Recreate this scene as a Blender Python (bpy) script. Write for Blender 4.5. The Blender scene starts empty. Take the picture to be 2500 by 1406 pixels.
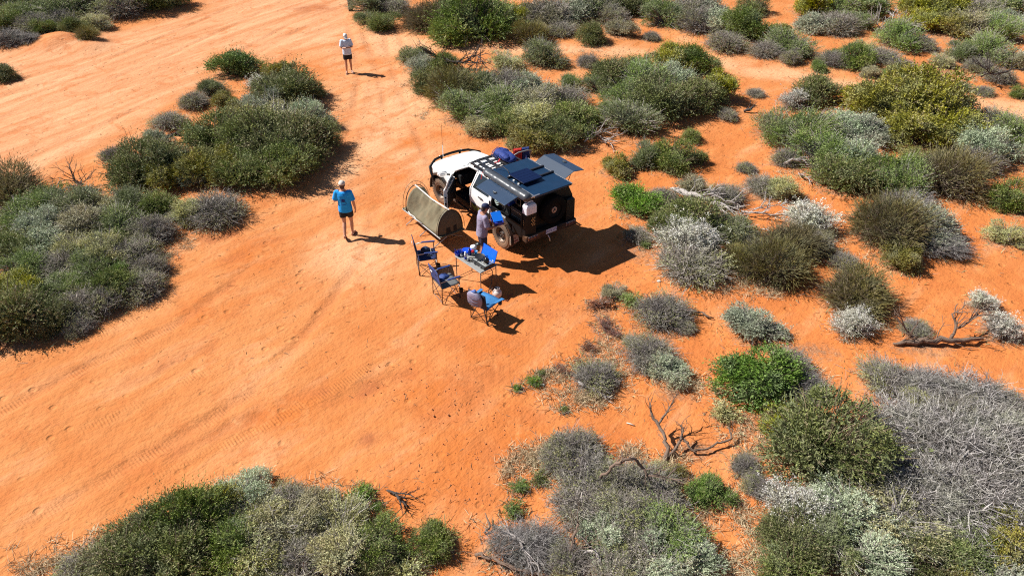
import bpy, bmesh, math, random
import numpy as np
from mathutils import Vector, Matrix, Euler

# ------------------------------------------------------------------ camera, sky, sun, exposure
SC = bpy.context.scene
COL = SC.collection
CAM_H, CAM_PITCH, CAM_F = 10.7, 35.5, 1733.0      # metres, degrees below the horizon, focal length in photo pixels
cam_data = bpy.data.cameras.new('camera')
cam_data.sensor_width = 36.0
cam_data.lens = CAM_F / 2500.0 * 36.0
cam_data.clip_end = 2000
cam = bpy.data.objects.new('camera', cam_data)
cam.location = (0, 0, CAM_H)
cam.rotation_euler = (math.radians(90 - CAM_PITCH), 0, 0)
COL.objects.link(cam)
SC.camera = cam

SUN_EL, SHADOW_DIR = 46.0, -15.0                  # degrees; shadows run towards this direction on the ground
world = bpy.data.worlds.new('World'); SC.world = world; world.use_nodes = True
wn = world.node_tree.nodes; wn.clear()
sky = wn.new('ShaderNodeTexSky'); sky.sky_type = 'NISHITA'; sky.sun_disc = False
sky.sun_elevation = math.radians(SUN_EL)
sky.sun_rotation = math.radians(-90 - SHADOW_DIR)
sky.air_density = 0.7; sky.dust_density = 0.25
bgn = wn.new('ShaderNodeBackground'); bgn.inputs['Strength'].default_value = 0.05
wo = wn.new('ShaderNodeOutputWorld')
world.node_tree.links.new(sky.outputs[0], bgn.inputs[0]); world.node_tree.links.new(bgn.outputs[0], wo.inputs[0])
sun_data = bpy.data.lights.new('sun', 'SUN'); sun_data.energy = 5.0; sun_data.angle = math.radians(0.53)
sun_data.color = (1.0, 0.95, 0.87)
sun = bpy.data.objects.new('sun', sun_data); COL.objects.link(sun)
_e, _a = math.radians(SUN_EL), math.radians(SHADOW_DIR)
_d = Vector((math.cos(_e) * math.cos(_a), math.cos(_e) * math.sin(_a), -math.sin(_e)))
sun.rotation_euler = _d.to_track_quat('-Z', 'Y').to_euler(); sun.location = -_d * 60
SC.view_settings.view_transform = 'Standard'; SC.view_settings.look = 'None'
SC.view_settings.gamma = 1.0; SC.view_settings.use_curve_mapping = False
SC.view_settings.exposure = 0.66
SC.cycles.max_bounces = 4; SC.cycles.diffuse_bounces = 2; SC.cycles.glossy_bounces = 2
SC.cycles.transmission_bounces = 2; SC.cycles.transparent_max_bounces = 8

SC.cycles.use_denoising = False; SC.cycles.pixel_filter_type = 'BLACKMAN_HARRIS'; SC.cycles.filter_width = 1.15

# ------------------------------------------------------------------ picking ground points
_t = math.radians(CAM_PITCH); _c, _s = math.cos(_t), math.sin(_t)
def at(x, y, h=0.0):
    """world point at height h that the photo pixel (x, y) shows"""
    u, v = (x - 1250) / CAM_F, (y - 703) / CAM_F
    z = (CAM_H - h) / (_s + v * _c)
    return np.array([u * z, z * (_c - v * _s), h])
def ppm(y):
    return CAM_F * (_s + (y - 703) / CAM_F * _c) / CAM_H

# ------------------------------------------------------------------ helpers
def tag(o, label=None, cat=None, group=None, kind=None):
    if label: o['label'] = label
    if cat: o['category'] = cat
    if group: o['group'] = group
    if kind: o['kind'] = kind
    return o
def thing(name, label, cat, loc=(0, 0, 0), rz=0.0, group=None):
    o = bpy.data.objects.new(name, None); COL.objects.link(o)
    o.empty_display_size = 0.2
    o.location = loc; o.rotation_euler = (0, 0, rz)
    return tag(o, label, cat, group)

def NT(m):
    m.use_nodes = True
    nt = m.node_tree; nt.nodes.clear()
    return nt
def node(nt, typ, ins=None, **kw):
    n = nt.nodes.new(typ)
    for k, v in kw.items(): setattr(n, k, v)
    for k, v in (ins or {}).items():
        if isinstance(v, bpy.types.NodeSocket): nt.links.new(v, n.inputs[k])
        else: n.inputs[k].default_value = v
    return n
def rgb(c): return (c[0], c[1], c[2], 1.0)
def mixc(nt, fac, a, b, blend='MIX'):
    n = nt.nodes.new('ShaderNodeMix'); n.data_type = 'RGBA'; n.blend_type = blend
    for sock, v in ((n.inputs[0], fac), (n.inputs[6], a), (n.inputs[7], b)):
        if isinstance(v, bpy.types.NodeSocket): nt.links.new(v, sock)
        elif isinstance(v, (int, float)): sock.default_value = v
        else: sock.default_value = rgb(v)
    return n.outputs[2]
def math_n(nt, op, a, b=0.0, clamp=False):
    n = nt.nodes.new('ShaderNodeMath'); n.operation = op; n.use_clamp = clamp
    for i, v in enumerate((a, b)):
        if isinstance(v, bpy.types.NodeSocket): nt.links.new(v, n.inputs[i])
        else: n.inputs[i].default_value = v
    return n.outputs[0]
def noise(nt, vec, scale, detail=3.0, rough=0.55, dist=0.0):
    n = node(nt, 'ShaderNodeTexNoise', {'Scale': scale, 'Detail': detail, 'Roughness': rough, 'Distortion': dist})
    if vec is not None: nt.links.new(vec, n.inputs['Vector'])
    return n.outputs['Fac']
def ramp(nt, fac, stops):
    n = nt.nodes.new('ShaderNodeValToRGB'); nt.links.new(fac, n.inputs[0])
    e = n.color_ramp.elements
    while len(e) < len(stops): e.new(0.5)
    for i, (p, c) in enumerate(stops):
        e[i].position = p
        e[i].color = rgb(c) if not isinstance(c, (int, float)) else (c, c, c, 1)
    return n.outputs[0]

MATS = {}
def M(name, col, rough=0.6, metal=0.0, var=0.12, vscale=6.0, bump=0.0, bscale=30.0, dust=0.0, spec=0.5, coat=0.0):
    """painted / woven / metal surface with uneven tone, optional relief and red dust"""
    if name in MATS: return MATS[name]
    m = bpy.data.materials.new(name); nt = NT(m)
    tc = node(nt, 'ShaderNodeTexCoord').outputs['Object']
    base = mixc(nt, noise(nt, tc, vscale, 4.0), [max(0, x * (1 - var)) for x in col], [min(1, x * (1 + var)) for x in col])
    if dust > 0:
        d = ramp(nt, noise(nt, tc, 3.2, 6.0, 0.65), [(0.42, 0.0), (0.75, dust)])
        base = mixc(nt, d, base, (0.42, 0.19, 0.08))
    p = node(nt, 'ShaderNodeBsdfPrincipled', {'Base Color': base, 'Roughness': rough, 'Metallic': metal})
    p.inputs['Specular IOR Level'].default_value = spec
    p.inputs['Coat Weight'].default_value = coat
    if bump > 0:
        b = node(nt, 'ShaderNodeBump', {'Strength': bump, 'Distance': 0.02, 'Height': noise(nt, tc, bscale, 4.0)})
        nt.links.new(b.outputs[0], p.inputs['Normal'])
    o = node(nt, 'ShaderNodeOutputMaterial'); nt.links.new(p.outputs[0], o.inputs[0])
    MATS[name] = m
    return m

def link_mesh(name, me, mat, parent=None):
    o = bpy.data.objects.new(name, me); COL.objects.link(o)
    if mat is not None and not me.materials: me.materials.append(mat)
    if parent is not None: o.parent = parent
    return o
def np_mesh(name, V, F, attrs=None, smooth=False):
    """mesh from vertex array and an (n,3) or (n,4) face array"""
    me = bpy.data.meshes.new(name)
    V = np.ascontiguousarray(V, dtype=np.float32); F = np.ascontiguousarray(F, dtype=np.int32)
    k = F.shape[1]
    me.vertices.add(len(V)); me.vertices.foreach_set('co', V.ravel())
    me.loops.add(F.size); me.loops.foreach_set('vertex_index', F.ravel())
    me.polygons.add(len(F)); me.polygons.foreach_set('loop_start', np.arange(0, F.size, k, dtype=np.int32))
    me.polygons.foreach_set('loop_total', np.full(len(F), k, dtype=np.int32))
    if smooth: me.polygons.foreach_set('use_smooth', np.ones(len(F), dtype=bool))
    me.update(calc_edges=True)
    for nme, arr in (attrs or {}).items():
        a = me.attributes.new(nme, 'FLOAT', 'POINT'); a.data.foreach_set('value', np.asarray(arr, dtype=np.float32))
    return me

class MB:
    """collects simple solids, then links them as one mesh object"""
    def __init__(s): s.v = []; s.f = []
    def add(s, vs, fs, mtx=None):
        n = len(s.v)
        for p in vs:
            p = Vector(p)
            s.v.append(tuple(mtx @ p) if mtx is not None else tuple(p))
        s.f += [tuple(i + n for i in q) for q in fs]
        return s
    def box(s, c, d, rot=(0, 0, 0), mtx=None):
        x, y, z = d[0] / 2, d[1] / 2, d[2] / 2
        m = Matrix.Translation(c) @ Euler(rot).to_matrix().to_4x4()
        if mtx is not None: m = mtx @ m
        return s.add([(-x, -y, -z), (x, -y, -z), (x, y, -z), (-x, y, -z), (-x, -y, z), (x, -y, z), (x, y, z), (-x, y, z)],
                     [(3, 2, 1, 0), (4, 5, 6, 7), (0, 1, 5, 4), (1, 2, 6, 5), (2, 3, 7, 6), (3, 0, 4, 7)], m)
    def loft(s, rings, cap=True, closed=True):
        n = len(s.v); k = len(rings[0])
        for r in rings: s.v += [tuple(p) for p in r]
        for i in range(len(rings) - 1):
            for j in range(k if closed else k - 1):
                a, b = n + i * k + j, n + i * k + (j + 1) % k
                s.f.append((a, b, b + k, a + k))
        if cap and closed:
            s.f.append(tuple(n + j for j in reversed(range(k))))
            s.f.append(tuple(n + (len(rings) - 1) * k + j for j in range(k)))
        return s
    def tube(s, pts, r, k=6, cap=True, squash=None):
        """round bar along pts; r a number or one per point"""
        pts = [Vector(p) for p in pts]; rs = r if isinstance(r, (list, tuple)) else [r] * len(pts)
        rings = []; ref = None
        for i, p in enumerate(pts):
            t = (pts[min(i + 1, len(pts) - 1)] - pts[max(i - 1, 0)]).normalized()
            if ref is None:
                ref = Vector((0, 0, 1)) if abs(t.z) < 0.9 else Vector((1, 0, 0))
            u = (ref - t * ref.dot(t)).normalized(); w = t.cross(u); ref = u
            rings.append([p + (u * math.cos(2 * math.pi * j / k) + w * math.sin(2 * math.pi * j / k)) * rs[i] for j in range(k)])
        return s.loft(rings, cap)
    def rod(s, a, b, r, k=6): return s.tube([a, b], r, k)
    def lathe(s, prof, k=20, origin=(0, 0, 0), axis='Z', mtx=None, cap=True):
        """prof: (radius, height) pairs turned about an axis"""
        rings = []
        for (r, h) in prof:
            ring = []
            for j in range(k):
                a = 2 * math.pi * j / k; p = (r * math.cos(a), r * math.sin(a), h)
                if axis == 'Y': p = (p[0], -p[2], p[1])
                if axis == 'X': p = (p[2], p[0], p[1])
                q = Vector(p) + Vector(origin)
                ring.append(mtx @ q if mtx is not None else q)
            rings.append(ring)
        return s.loft(rings, cap)
    def prism(s, poly, thick, mtx=None):
        """flat polygon (x, y) thickened in z"""
        k = len(poly)
        vs = [(x, y, 0) for x, y in poly] + [(x, y, thick) for x, y in poly]
        fs = [tuple(reversed(range(k))), tuple(range(k, 2 * k))] + [(i, (i + 1) % k, (i + 1) % k + k, i + k) for i in range(k)]
        return s.add(vs, fs, mtx)
    def ellipsoid(s, c, r, k=12, n=8, mtx=None):
        rings = []
        for i in range(n + 1):
            a = math.pi * i / n - math.pi / 2; rr = max(math.cos(a), 0.02)
            ring = [Vector((c[0] + r[0] * rr * math.cos(2 * math.pi * j / k), c[1] + r[1] * rr * math.sin(2 * math.pi * j / k), c[2] + r[2] * math.sin(a))) for j in range(k)]
            rings.append([mtx @ p for p in ring] if mtx is not None else ring)
        return s.loft(rings)
    def build(s, name, mat, parent=None, bevel=0.0, smooth=False, subsurf=0, solid=0.0):
        me = bpy.data.meshes.new(name); me.from_pydata(s.v, [], s.f); me.update()
        bm = bmesh.new(); bm.from_mesh(me); bmesh.ops.recalc_face_normals(bm, faces=bm.faces); bm.to_mesh(me); bm.free()
        if smooth: me.polygons.foreach_set('use_smooth', [True] * len(me.polygons))
        o = link_mesh(name, me, mat, parent)
        if solid:
            md = o.modifiers.new('solid', 'SOLIDIFY'); md.thickness = solid; md.offset = 0
        if bevel:
            md = o.modifiers.new('bevel', 'BEVEL'); md.width = bevel; md.segments = 2; md.limit_method = 'ANGLE'; md.angle_limit = math.radians(40)
        if subsurf:
            md = o.modifiers.new('sub', 'SUBSURF'); md.levels = subsurf; md.render_levels = subsurf
        return o
# ------------------------------------------------------------------ where every shrub stands: (x, y) of its middle and its width, in photo pixels
# kinds: dg dark green, gg grey green, sg silver sage, ol olive, kh khaki, bg bright green, gt grey twiggy, br brown-green broom, wf white flowered, dd dead
SHRUBS = {
 'in the top left corner thicket': [
  (15,20,110,'dg'),(75,18,120,'dg'),(140,25,120,'gg'),(195,15,120,'gt'),(250,5,120,'dg'),(300,22,105,'gt'),(352,5,110,'dg'),(400,0,100,'dg'),
  (20,62,80,'dg'),(88,70,85,'gt'),(60,45,80,'gg'),(150,55,80,'gt'),(232,62,68,'kh'),(185,78,50,'dg'),(212,95,50,'br'),(22,102,90,'dd'),(72,106,50,'dd'),(115,80,55,'dg')],
 'at the left edge beside the wide track': [(5,180,70,'dg')],
 'in the island between track and walking person': [
  (573,160,108,'bg'),(678,176,80,'ol'),(690,225,150,'dg'),(628,208,62,'wf'),(518,222,72,'gg'),(474,252,74,'gt'),(545,250,60,'ol'),(755,228,70,'dg'),
  (635,268,110,'sg'),(585,300,120,'ol'),(690,300,150,'kh'),(765,295,110,'sg'),(415,298,76,'gt'),(530,345,150,'dg'),(620,350,170,'dg'),(700,360,170,'dg'),(770,350,100,'dg'),
  (380,350,80,'sg'),(345,415,160,'dg'),(430,400,110,'dg'),(510,420,140,'ol'),(590,430,140,'dg'),(670,420,140,'dg'),(730,400,100,'dg'),(470,440,70,'sg'),(280,378,64,'gt'),(395,445,90,'ol'),(560,445,80,'ol')],
 'in the left edge thicket': [
  (25,470,140,'br'),(120,500,110,'gg'),(195,500,120,'gg'),(270,505,110,'kh'),(330,505,110,'gg'),(385,515,95,'dg'),(50,540,130,'gg'),(125,555,130,'sg'),(205,560,130,'kh'),(290,555,120,'gg'),
  (370,570,110,'gt'),(100,600,110,'sg'),(185,610,110,'kh'),(30,610,120,'dg'),(260,620,120,'kh'),(330,620,110,'gt'),(150,655,110,'gt'),(70,660,110,'gg'),(225,665,100,'gg'),(290,680,60,'bg'),(365,660,90,'gt'),
  (350,705,100,'gt'),(255,715,110,'dg'),(170,705,90,'gg'),(30,715,140,'ol'),(110,720,100,'gg'),(200,755,110,'gt'),(255,745,90,'gt'),(335,718,55,'dg'),(40,790,170,'dg'),(130,790,110,'dg'),(195,800,70,'gt')],
 'between left edge thicket and walking person': [(525,518,140,'gt'),(458,525,100,'kh')],
 'in the bottom left thicket': [
  (590,1205,130,'sg'),(505,1245,150,'ol'),(445,1300,180,'dg'),(350,1330,170,'dg'),(300,1390,200,'dg'),(420,1390,200,'dg'),(210,1395,130,'gt'),(620,1255,140,'kh'),(700,1230,110,'gt'),
  (690,1300,170,'kh'),(770,1245,130,'kh'),(830,1290,150,'kh'),(540,1340,150,'dg'),(620,1370,160,'kh'),(740,1370,170,'gt'),(840,1370,170,'kh'),(915,1330,130,'dg'),(930,1390,110,'dg'),(980,1400,90,'kh')],
 'standing alone at the bottom edge, left of centre': [(1060,1325,120,'dg')],
 'above the bottom left thicket': [(880,1208,66,'bg'),(922,1238,30,'bg')],
 'in the bottom centre twiggy thicket': [
  (1400,1100,140,'gt'),(1360,1130,80,'gt'),(1440,1165,150,'gt'),(1520,1185,150,'gt'),(1590,1190,120,'gt'),(1430,1240,150,'gt'),(1510,1260,150,'gt'),(1600,1250,150,'gt'),
  (1640,1310,140,'gg'),(1560,1330,150,'gt'),(1470,1330,150,'sg'),(1690,1370,130,'sg'),(1600,1390,150,'sg'),(1500,1400,150,'gt'),(1390,1370,110,'gt'),(1725,1200,90,'bg'),(1775,1215,50,'bg'),(1655,1155,50,'ol'),(1446,1302,44,'bg'),(1310,1340,130,'dd'),(1250,1330,110,'dd')],
 'left of the bottom centre twiggy thicket': [(1266,1190,44,'bg'),(1252,1245,52,'bg'),(1318,1168,44,'dg')],
 'in the bottom right corner': [
  (2010,1090,270,'dg'),(1930,1050,130,'ol'),(2080,1160,150,'dg'),(2170,930,130,'gt'),(2250,950,140,'dd'),(2380,990,210,'dd'),(2200,1060,200,'dd'),(2310,1100,260,'dd'),(2440,1110,240,'dd'),(2330,1020,120,'gt'),(2470,1010,110,'gt'),(2290,1180,110,'gt'),(2400,1140,120,'gt'),
  (2250,1210,240,'dd'),(2380,1230,260,'dd'),(2490,1250,150,'dd'),(2420,1270,110,'gg'),(2230,1000,90,'kh'),(2155,1130,64,'kh'),(1945,1250,150,'wf'),(1930,1320,160,'dg'),(2030,1330,150,'gg'),(2080,1270,190,'sg'),(2190,1290,190,'kh'),
  (2120,1370,180,'sg'),(2240,1380,150,'dg'),(1940,1395,160,'dg'),(2360,1350,150,'gg'),(2460,1330,150,'ol'),(2430,1395,150,'sg'),(2330,1400,110,'ol'),(1850,1190,70,'gt'),(1820,1140,70,'gt')],
 'right of the forked dead branch': [(1845,800,140,'sg'),(1850,920,185,'bg'),(1930,890,110,'gt'),(1965,950,110,'dd'),(1770,1008,76,'kh')],
 'in the scrub right of the ute': [
  (1562,490,118,'bg'),(1618,482,70,'gt'),(1690,540,150,'dg'),(1640,560,110,'dg'),(1790,560,110,'gg'),(1690,645,160,'gt'),(1672,598,140,'wf'),(1885,650,138,'br'),(1930,590,112,'br'),(1800,640,76,'br'),(1975,545,130,'wf'),(1990,600,90,'gt'),(1558,578,66,'gt'),(1690,455,70,'kh'),(1770,480,90,'gt')],
 'between camp chairs and forked branch': [(1618,762,120,'gt'),(1590,870,120,'gt'),(1635,905,100,'sg'),(1455,920,104,'gt'),(1500,712,60,'kh')],
 'in the lone round clump at right': [(2170,560,170,'br'),(2255,560,150,'sg'),(2215,500,120,'dd'),(2285,600,130,'dd'),(2200,630,110,'ol')],
 'on open sand at the right': [(2078,715,150,'br'),(2085,795,105,'wf'),(2398,742,76,'wf'),(2445,805,105,'wf'),(2470,490,110,'dg'),(2455,580,96,'kh'),(2235,800,70,'gt')],
 'in the large upper right clump': [
  (2165,275,170,'ol'),(2255,270,180,'ol'),(2215,240,170,'ol'),(2300,320,150,'ol'),(2215,320,150,'ol'),(2110,255,100,'ol'),(1990,235,105,'dg'),(1945,252,80,'wf'),(1895,315,110,'gg'),(1960,330,140,'gg'),(2040,310,120,'sg'),(2110,330,130,'sg'),(2010,390,150,'gg'),(2100,395,150,'sg'),
  (2060,430,140,'dg'),(2150,440,120,'dg'),(2200,450,130,'gg'),(2320,440,150,'br'),(2260,400,120,'ol'),(2400,310,140,'gt'),(2460,330,130,'gg'),(2420,370,150,'sg'),(2380,400,110,'gt'),(1920,390,70,'gt')],
 'below the large upper right clump': [(1915,465,92,'kh'),(1865,455,90,'gt'),(1822,408,52,'gt')],
 'just right of the open right hatch': [(1505,408,84,'ol'),(1575,385,90,'gg'),(1640,390,110,'dg'),(1686,334,56,'dg'),(1695,385,60,'dg')],
 'in the clump directly behind the ute': [
  (1010,140,74,'gg'),(1030,160,80,'sg'),(1080,160,80,'dg'),(1235,150,90,'kh'),(1325,140,100,'gg'),(1050,205,90,'dg'),(1100,230,110,'br'),(1170,220,110,'gg'),(1235,215,110,'gt'),(1290,215,110,'sg'),(1140,275,120,'gg'),
  (1220,265,130,'gg'),(1310,260,130,'kh'),(1380,250,110,'gt'),(1390,300,130,'dg'),(1310,310,130,'kh'),(1240,305,110,'dg'),(1290,345,100,'ol'),(1350,340,100,'dg'),(1185,310,90,'kh'),(1395,205,70,'gg'),(1430,290,80,'dg')],
 'in the clump below the sandy side path': [
  (1490,195,110,'dg'),(1560,170,110,'dg'),(1640,150,120,'ol'),(1700,155,100,'dg'),(1580,215,140,'gg'),(1650,200,130,'sg'),(1620,255,150,'dg'),(1700,245,120,'dg'),(1755,225,110,'ol'),(1530,240,100,'gg'),(1460,215,70,'gg'),(1545,300,120,'gg'),(1500,280,70,'gg'),(1775,285,50,'gt'),(1435,150,60,'gt'),(1845,230,40,'gt')],
 'beyond the sandy side path, top centre': [
  (918,12,100,'gg'),(895,48,46,'gg'),(930,58,70,'dg'),(960,20,80,'gt'),(1035,48,90,'br'),(1085,30,70,'gg'),(1160,62,160,'dg'),(1100,82,80,'dg'),(1215,45,100,'gg'),(1262,45,80,'ol'),(1288,88,84,'br'),(1330,40,120,'gt'),(1365,75,70,'gt'),(1400,30,110,'sg'),(1450,25,100,'gg'),(1445,90,76,'dg'),(1516,75,74,'kh'),
  (1490,45,80,'gt'),(1530,12,90,'dg'),(1575,15,80,'gg'),(1590,92,44,'gt'),(1620,45,90,'gg'),(1680,25,100,'gt'),(1710,60,100,'gt'),(1775,60,110,'sg'),(1825,75,100,'dg'),(1770,108,100,'gt'),(1735,25,80,'sg'),(1840,18,70,'dg'),(1905,80,48,'ol'),(1930,115,110,'gg'),(1870,125,84,'gt'),(1930,145,60,'gt'),(1140,5,90,'dg')],
 'in the top right corner': [
  (1985,15,90,'ol'),(2050,15,100,'gg'),(2120,15,110,'gg'),(1990,60,90,'sg'),(2045,65,90,'gt'),(2095,55,70,'gg'),(2190,95,110,'gg'),(2285,30,130,'ol'),(2250,60,80,'ol'),(2320,70,90,'ol'),(2235,12,70,'dg'),(2390,25,110,'gt'),(2460,20,100,'gg'),(2370,75,90,'kh'),(2440,75,100,'gg'),(2490,60,80,'sg'),(2410,125,110,'gg'),(2475,145,90,'kh'),
  (2345,130,80,'gg'),(2250,110,70,'gt'),(2075,145,90,'dg'),(2030,150,70,'gt'),(2000,165,40,'bg'),(2150,140,80,'gt'),(2110,120,60,'kh'),(2440,190,70,'gt'),(2495,230,50,'dg'),(2390,165,70,'gt')],
}
SHRUBS['between camp chairs and forked branch'] += [(1462,745,66,'rd'),(1478,795,50,'rd'),(1440,850,48,'rd'),(1500,815,40,'rd'),(1375,905,44,'rd'),(1415,885,40,'rd'),(1300,932,36,'bg'),(1262,948,20,'bg'),(1320,912,20,'bg'),(1377,1000,18,'dg'),(1540,735,50,'gg'),(1545,835,44,'gt'),(1670,800,50,'gt')]
SHRUBS['in the scrub right of the ute'] += [(1574,600,26,'bg'),(1515,430,26,'bg'),(1830,600,80,'gt'),(2060,640,70,'gt')]
SHRUBS['left of the top right corner'] = [(2200,160,60,'gt'),(2240,190,50,'kh'),(2300,150,60,'kh'),(2300,205,44,'gt'),(2350,215,44,'gg'),(2260,225,36,'kh'),(2400,225,50,'gt'),(2180,180,56,'gg'),(2130,180,50,'kh')]
KH = {'rd': .4, 'dg': .92, 'gg': .85, 'sg': .82, 'ol': .95, 'kh': .85, 'bg': .92, 'gt': .72, 'br': .95, 'wf': .8, 'dd': .55}   # height over half width
BIGK = {(2255, 270): 1.2, (2215, 240): 1.2, (620, 350): 1.1, (700, 360): 1.1, (1850, 920): 1.0}
PLACED = []            # x, y, radius, height factor, kind, clump, pixel x, pixel y
for clump, rows in SHRUBS.items():
    for (px, py, w, kind) in rows:
        k = BIGK.get((px, py), KH[kind])
        P = at(px, py); R = 0.8
        for _ in range(4):
            h = 0.36 * k * R
            P = at(px, py, h)
            z = P[1] * _c + (CAM_H - h) * _s
            R = 0.5 * w * z / CAM_F * (1.10 if 85 < py < 215 else 1.22 if py < 86 else 1.16 if len(rows) > 9 else 1.08)
        PLACED.append((P[0], P[1], R, k, kind, clump, px, py))
PX = np.array([p[:3] for p in PLACED])

# ------------------------------------------------------------------ the ground: one sheet cut along the edges of the dirt track and the sandy path
def vnoise(x, y, seed=0):
    xi, yi = np.floor(x).astype(int), np.floor(y).astype(int)
    fx, fy = x - xi, y - yi; fx = fx * fx * (3 - 2 * fx); fy = fy * fy * (3 - 2 * fy)
    def hsh(a, b):
        n = (a * 374761393 + b * 668265263 + seed * 974711) & 0x7fffffff
        n = ((n ^ (n >> 13)) * 1274126177) & 0x7fffffff
        return ((n ^ (n >> 16)) & 0xffff) / 65535.0
    return (hsh(xi, yi) * (1 - fx) + hsh(xi + 1, yi) * fx) * (1 - fy) + (hsh(xi, yi + 1) * (1 - fx) + hsh(xi + 1, yi + 1) * fx) * fy
def poly_px(pts): return np.array([at(x, y)[:2] for x, y in pts])
ROAD = poly_px([(-260, 130), (0, 128), (120, 125), (250, 95), (330, 70), (480, 30), (540, -40), (620, -90), (1150, -90), (900, 0), (845, 60), (700, 120), (640, 150), (520, 130), (500, 200), (380, 285), (260, 360), (120, 420), (0, 470), (-260, 540)])
PATH = poly_px([(860, 95), (960, 80), (1100, 112), (1250, 115), (1420, 112), (1560, 118), (1700, 125), (1800, 150), (1960, 175), (2110, 198), (2300, 225), (2520, 250), (2700, 262), (2700, 330), (2520, 300), (2380, 262), (2200, 222), (2050, 215), (1900, 190), (1830, 180), (1750, 165), (1700, 145), (1600, 138), (1400, 130), (1150, 128), (1000, 118), (930, 125)])
def inside(poly, x, y):
    r = np.zeros(x.shape, bool); n = len(poly)
    for i in range(n):
        (x1, y1), (x2, y2) = poly[i], poly[(i + 1) % n]
        c = ((y1 > y) != (y2 > y)) & (x < (x2 - x1) * (y - y1) / (y2 - y1 + 1e-12) + x1)
        r ^= c
    return r
def poly_dist(poly, x, y):
    d = np.full(x.shape, 1e9)
    for i in range(len(poly)):
        a, b = poly[i], poly[(i + 1) % len(poly)]
        e = b - a; t = np.clip(((x - a[0]) * e[0] + (y - a[1]) * e[1]) / (e @ e + 1e-9), 0, 1)
        d = np.minimum(d, np.hypot(x - a[0] - t * e[0], y - a[1] - t * e[1]))
    return np.where(inside(poly, x, y), -d, d)
MOUNDS = [(at(150, 105), 1.3, 0.45), (at(225, 118), .8, .2), (at(1720, 690), .9, .06)]
def ground_z(x, y):
    x = np.asarray(x, float); y = np.asarray(y, float)
    z = (vnoise(x * .22, y * .22, 1) - .5) * .10 + (vnoise(x * .9, y * .9, 2) - .5) * .035
    camp = np.exp(-(((x + .8) / 4.2) ** 2 + ((y - 16.5) / 4.2) ** 2) ** 2)
    z = z * (1 - camp)
    for (cx, cy, R) in PX:
        d2 = ((x - cx) ** 2 + (y - cy) ** 2) / (R * R * .9)
        z = z + .09 * R * np.exp(-d2)
    for (p, r, h) in MOUNDS:
        z = z + h * np.exp(-((x - p[0]) ** 2 + (y - p[1]) ** 2) / (r * r))
    return z
xs = np.concatenate([[-400, -200, -100, -60], np.arange(-34, 34.01, .115), [60, 100, 200, 400]])
ys = [3.0]
while ys[-1] < 62: ys.append(ys[-1] + max(.09, .0085 * ys[-1]))
ys = np.concatenate([[-300, -100, -30, -8, 0], ys, [75, 100, 200, 400, 900]])
GX, GY = np.meshgrid(xs, ys); nx, ny = len(xs), len(ys)
fx, fy = GX.ravel(), GY.ravel()
gz = ground_z(fx, fy)
roadd, pathd = poly_dist(ROAD, fx, fy), poly_dist(PATH, fx, fy)
wob = (vnoise(fx * .8, fy * .8, 5) - .5) * 1.6
road_m = np.clip(.5 - (roadd + wob) / 1.6, 0, 1); path_m = np.clip(.5 - (pathd + wob * .6) / .9, 0, 1)
gz = gz - .03 * road_m + .012 * road_m * np.sin((fx * .55 + fy * .83) * 2.2) * 0 - .025 * path_m
def blobs(lst):
    m = np.zeros(len(fx))
    for (px, py, w, hgt) in lst:
        p = at(px, py); sx = w / ppm(py); sy = hgt / (ppm(py) * .5)
        m = np.maximum(m, np.exp(-((fx - p[0]) / sx) ** 2 - ((fy - p[1]) / sy) ** 2))
    return m
damp = blobs([(1120, 950, 70, 40), (1090, 1010, 70, 22), (1200, 900, 50, 30), (1190, 1110, 60, 30), (1150, 1200, 60, 20), (900, 1070, 24, 12), (1290, 1020, 50, 16), (1140, 840, 50, 14), (1240, 840, 40, 16), (760, 20, 60, 20), (1350, 760, 60, 14)])
fresh = blobs([(870, 120, 40, 16), (920, 150, 40, 14), (760, 165, 50, 20), (960, 430, 60, 25), (1000, 350, 40, 20), (600, 260, 80, 20), (1080, 330, 30, 16), (1120, 1150, 130, 110), (1050, 960, 120, 50), (1260, 1060, 90, 60), (1200, 850, 120, 60), (1350, 680, 90, 60), (700, 1010, 120, 40), (980, 1230, 120, 60), (620, 620, 90, 60), (500, 760, 80, 40)])
pale = blobs([(950, 240, 150, 130), (900, 110, 130, 70), (1010, 400, 90, 70), (850, 430, 70, 70), (930, 330, 100, 90), (780, 90, 120, 60), (870, 620, 120, 60)])
litter = np.zeros(len(fx)); 
for (cx, cy, R) in PX:
    litter = np.maximum(litter, np.exp(-(((fx - cx) ** 2 + (fy - cy) ** 2) / (1.25 * R) ** 2) ** 2))
for (px, py, w, hgt) in [(2300, 170, 120, 60), (1990, 560, 110, 60), (1480, 800, 70, 70), (1450, 950, 120, 36), (1600, 830, 120, 60), (1650, 960, 90, 30), (1560, 620, 90, 40), (1400, 1290, 130, 60), (1200, 1360, 90, 40), (1730, 700, 120, 24), (1700, 1100, 120, 30), (1300, 1120, 80, 30), (2250, 850, 150, 30), (1400, 1260, 100, 40), (1990, 860, 120, 30), (1850, 470, 150, 50), (1830, 1050, 60, 60)]:
    p = at(px, py); litter = np.maximum(litter, 1.0 * np.exp(-((fx - p[0]) / (w / ppm(py))) ** 2 - ((fy - p[1]) / (hgt / ppm(py) / .5)) ** 2))
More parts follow.
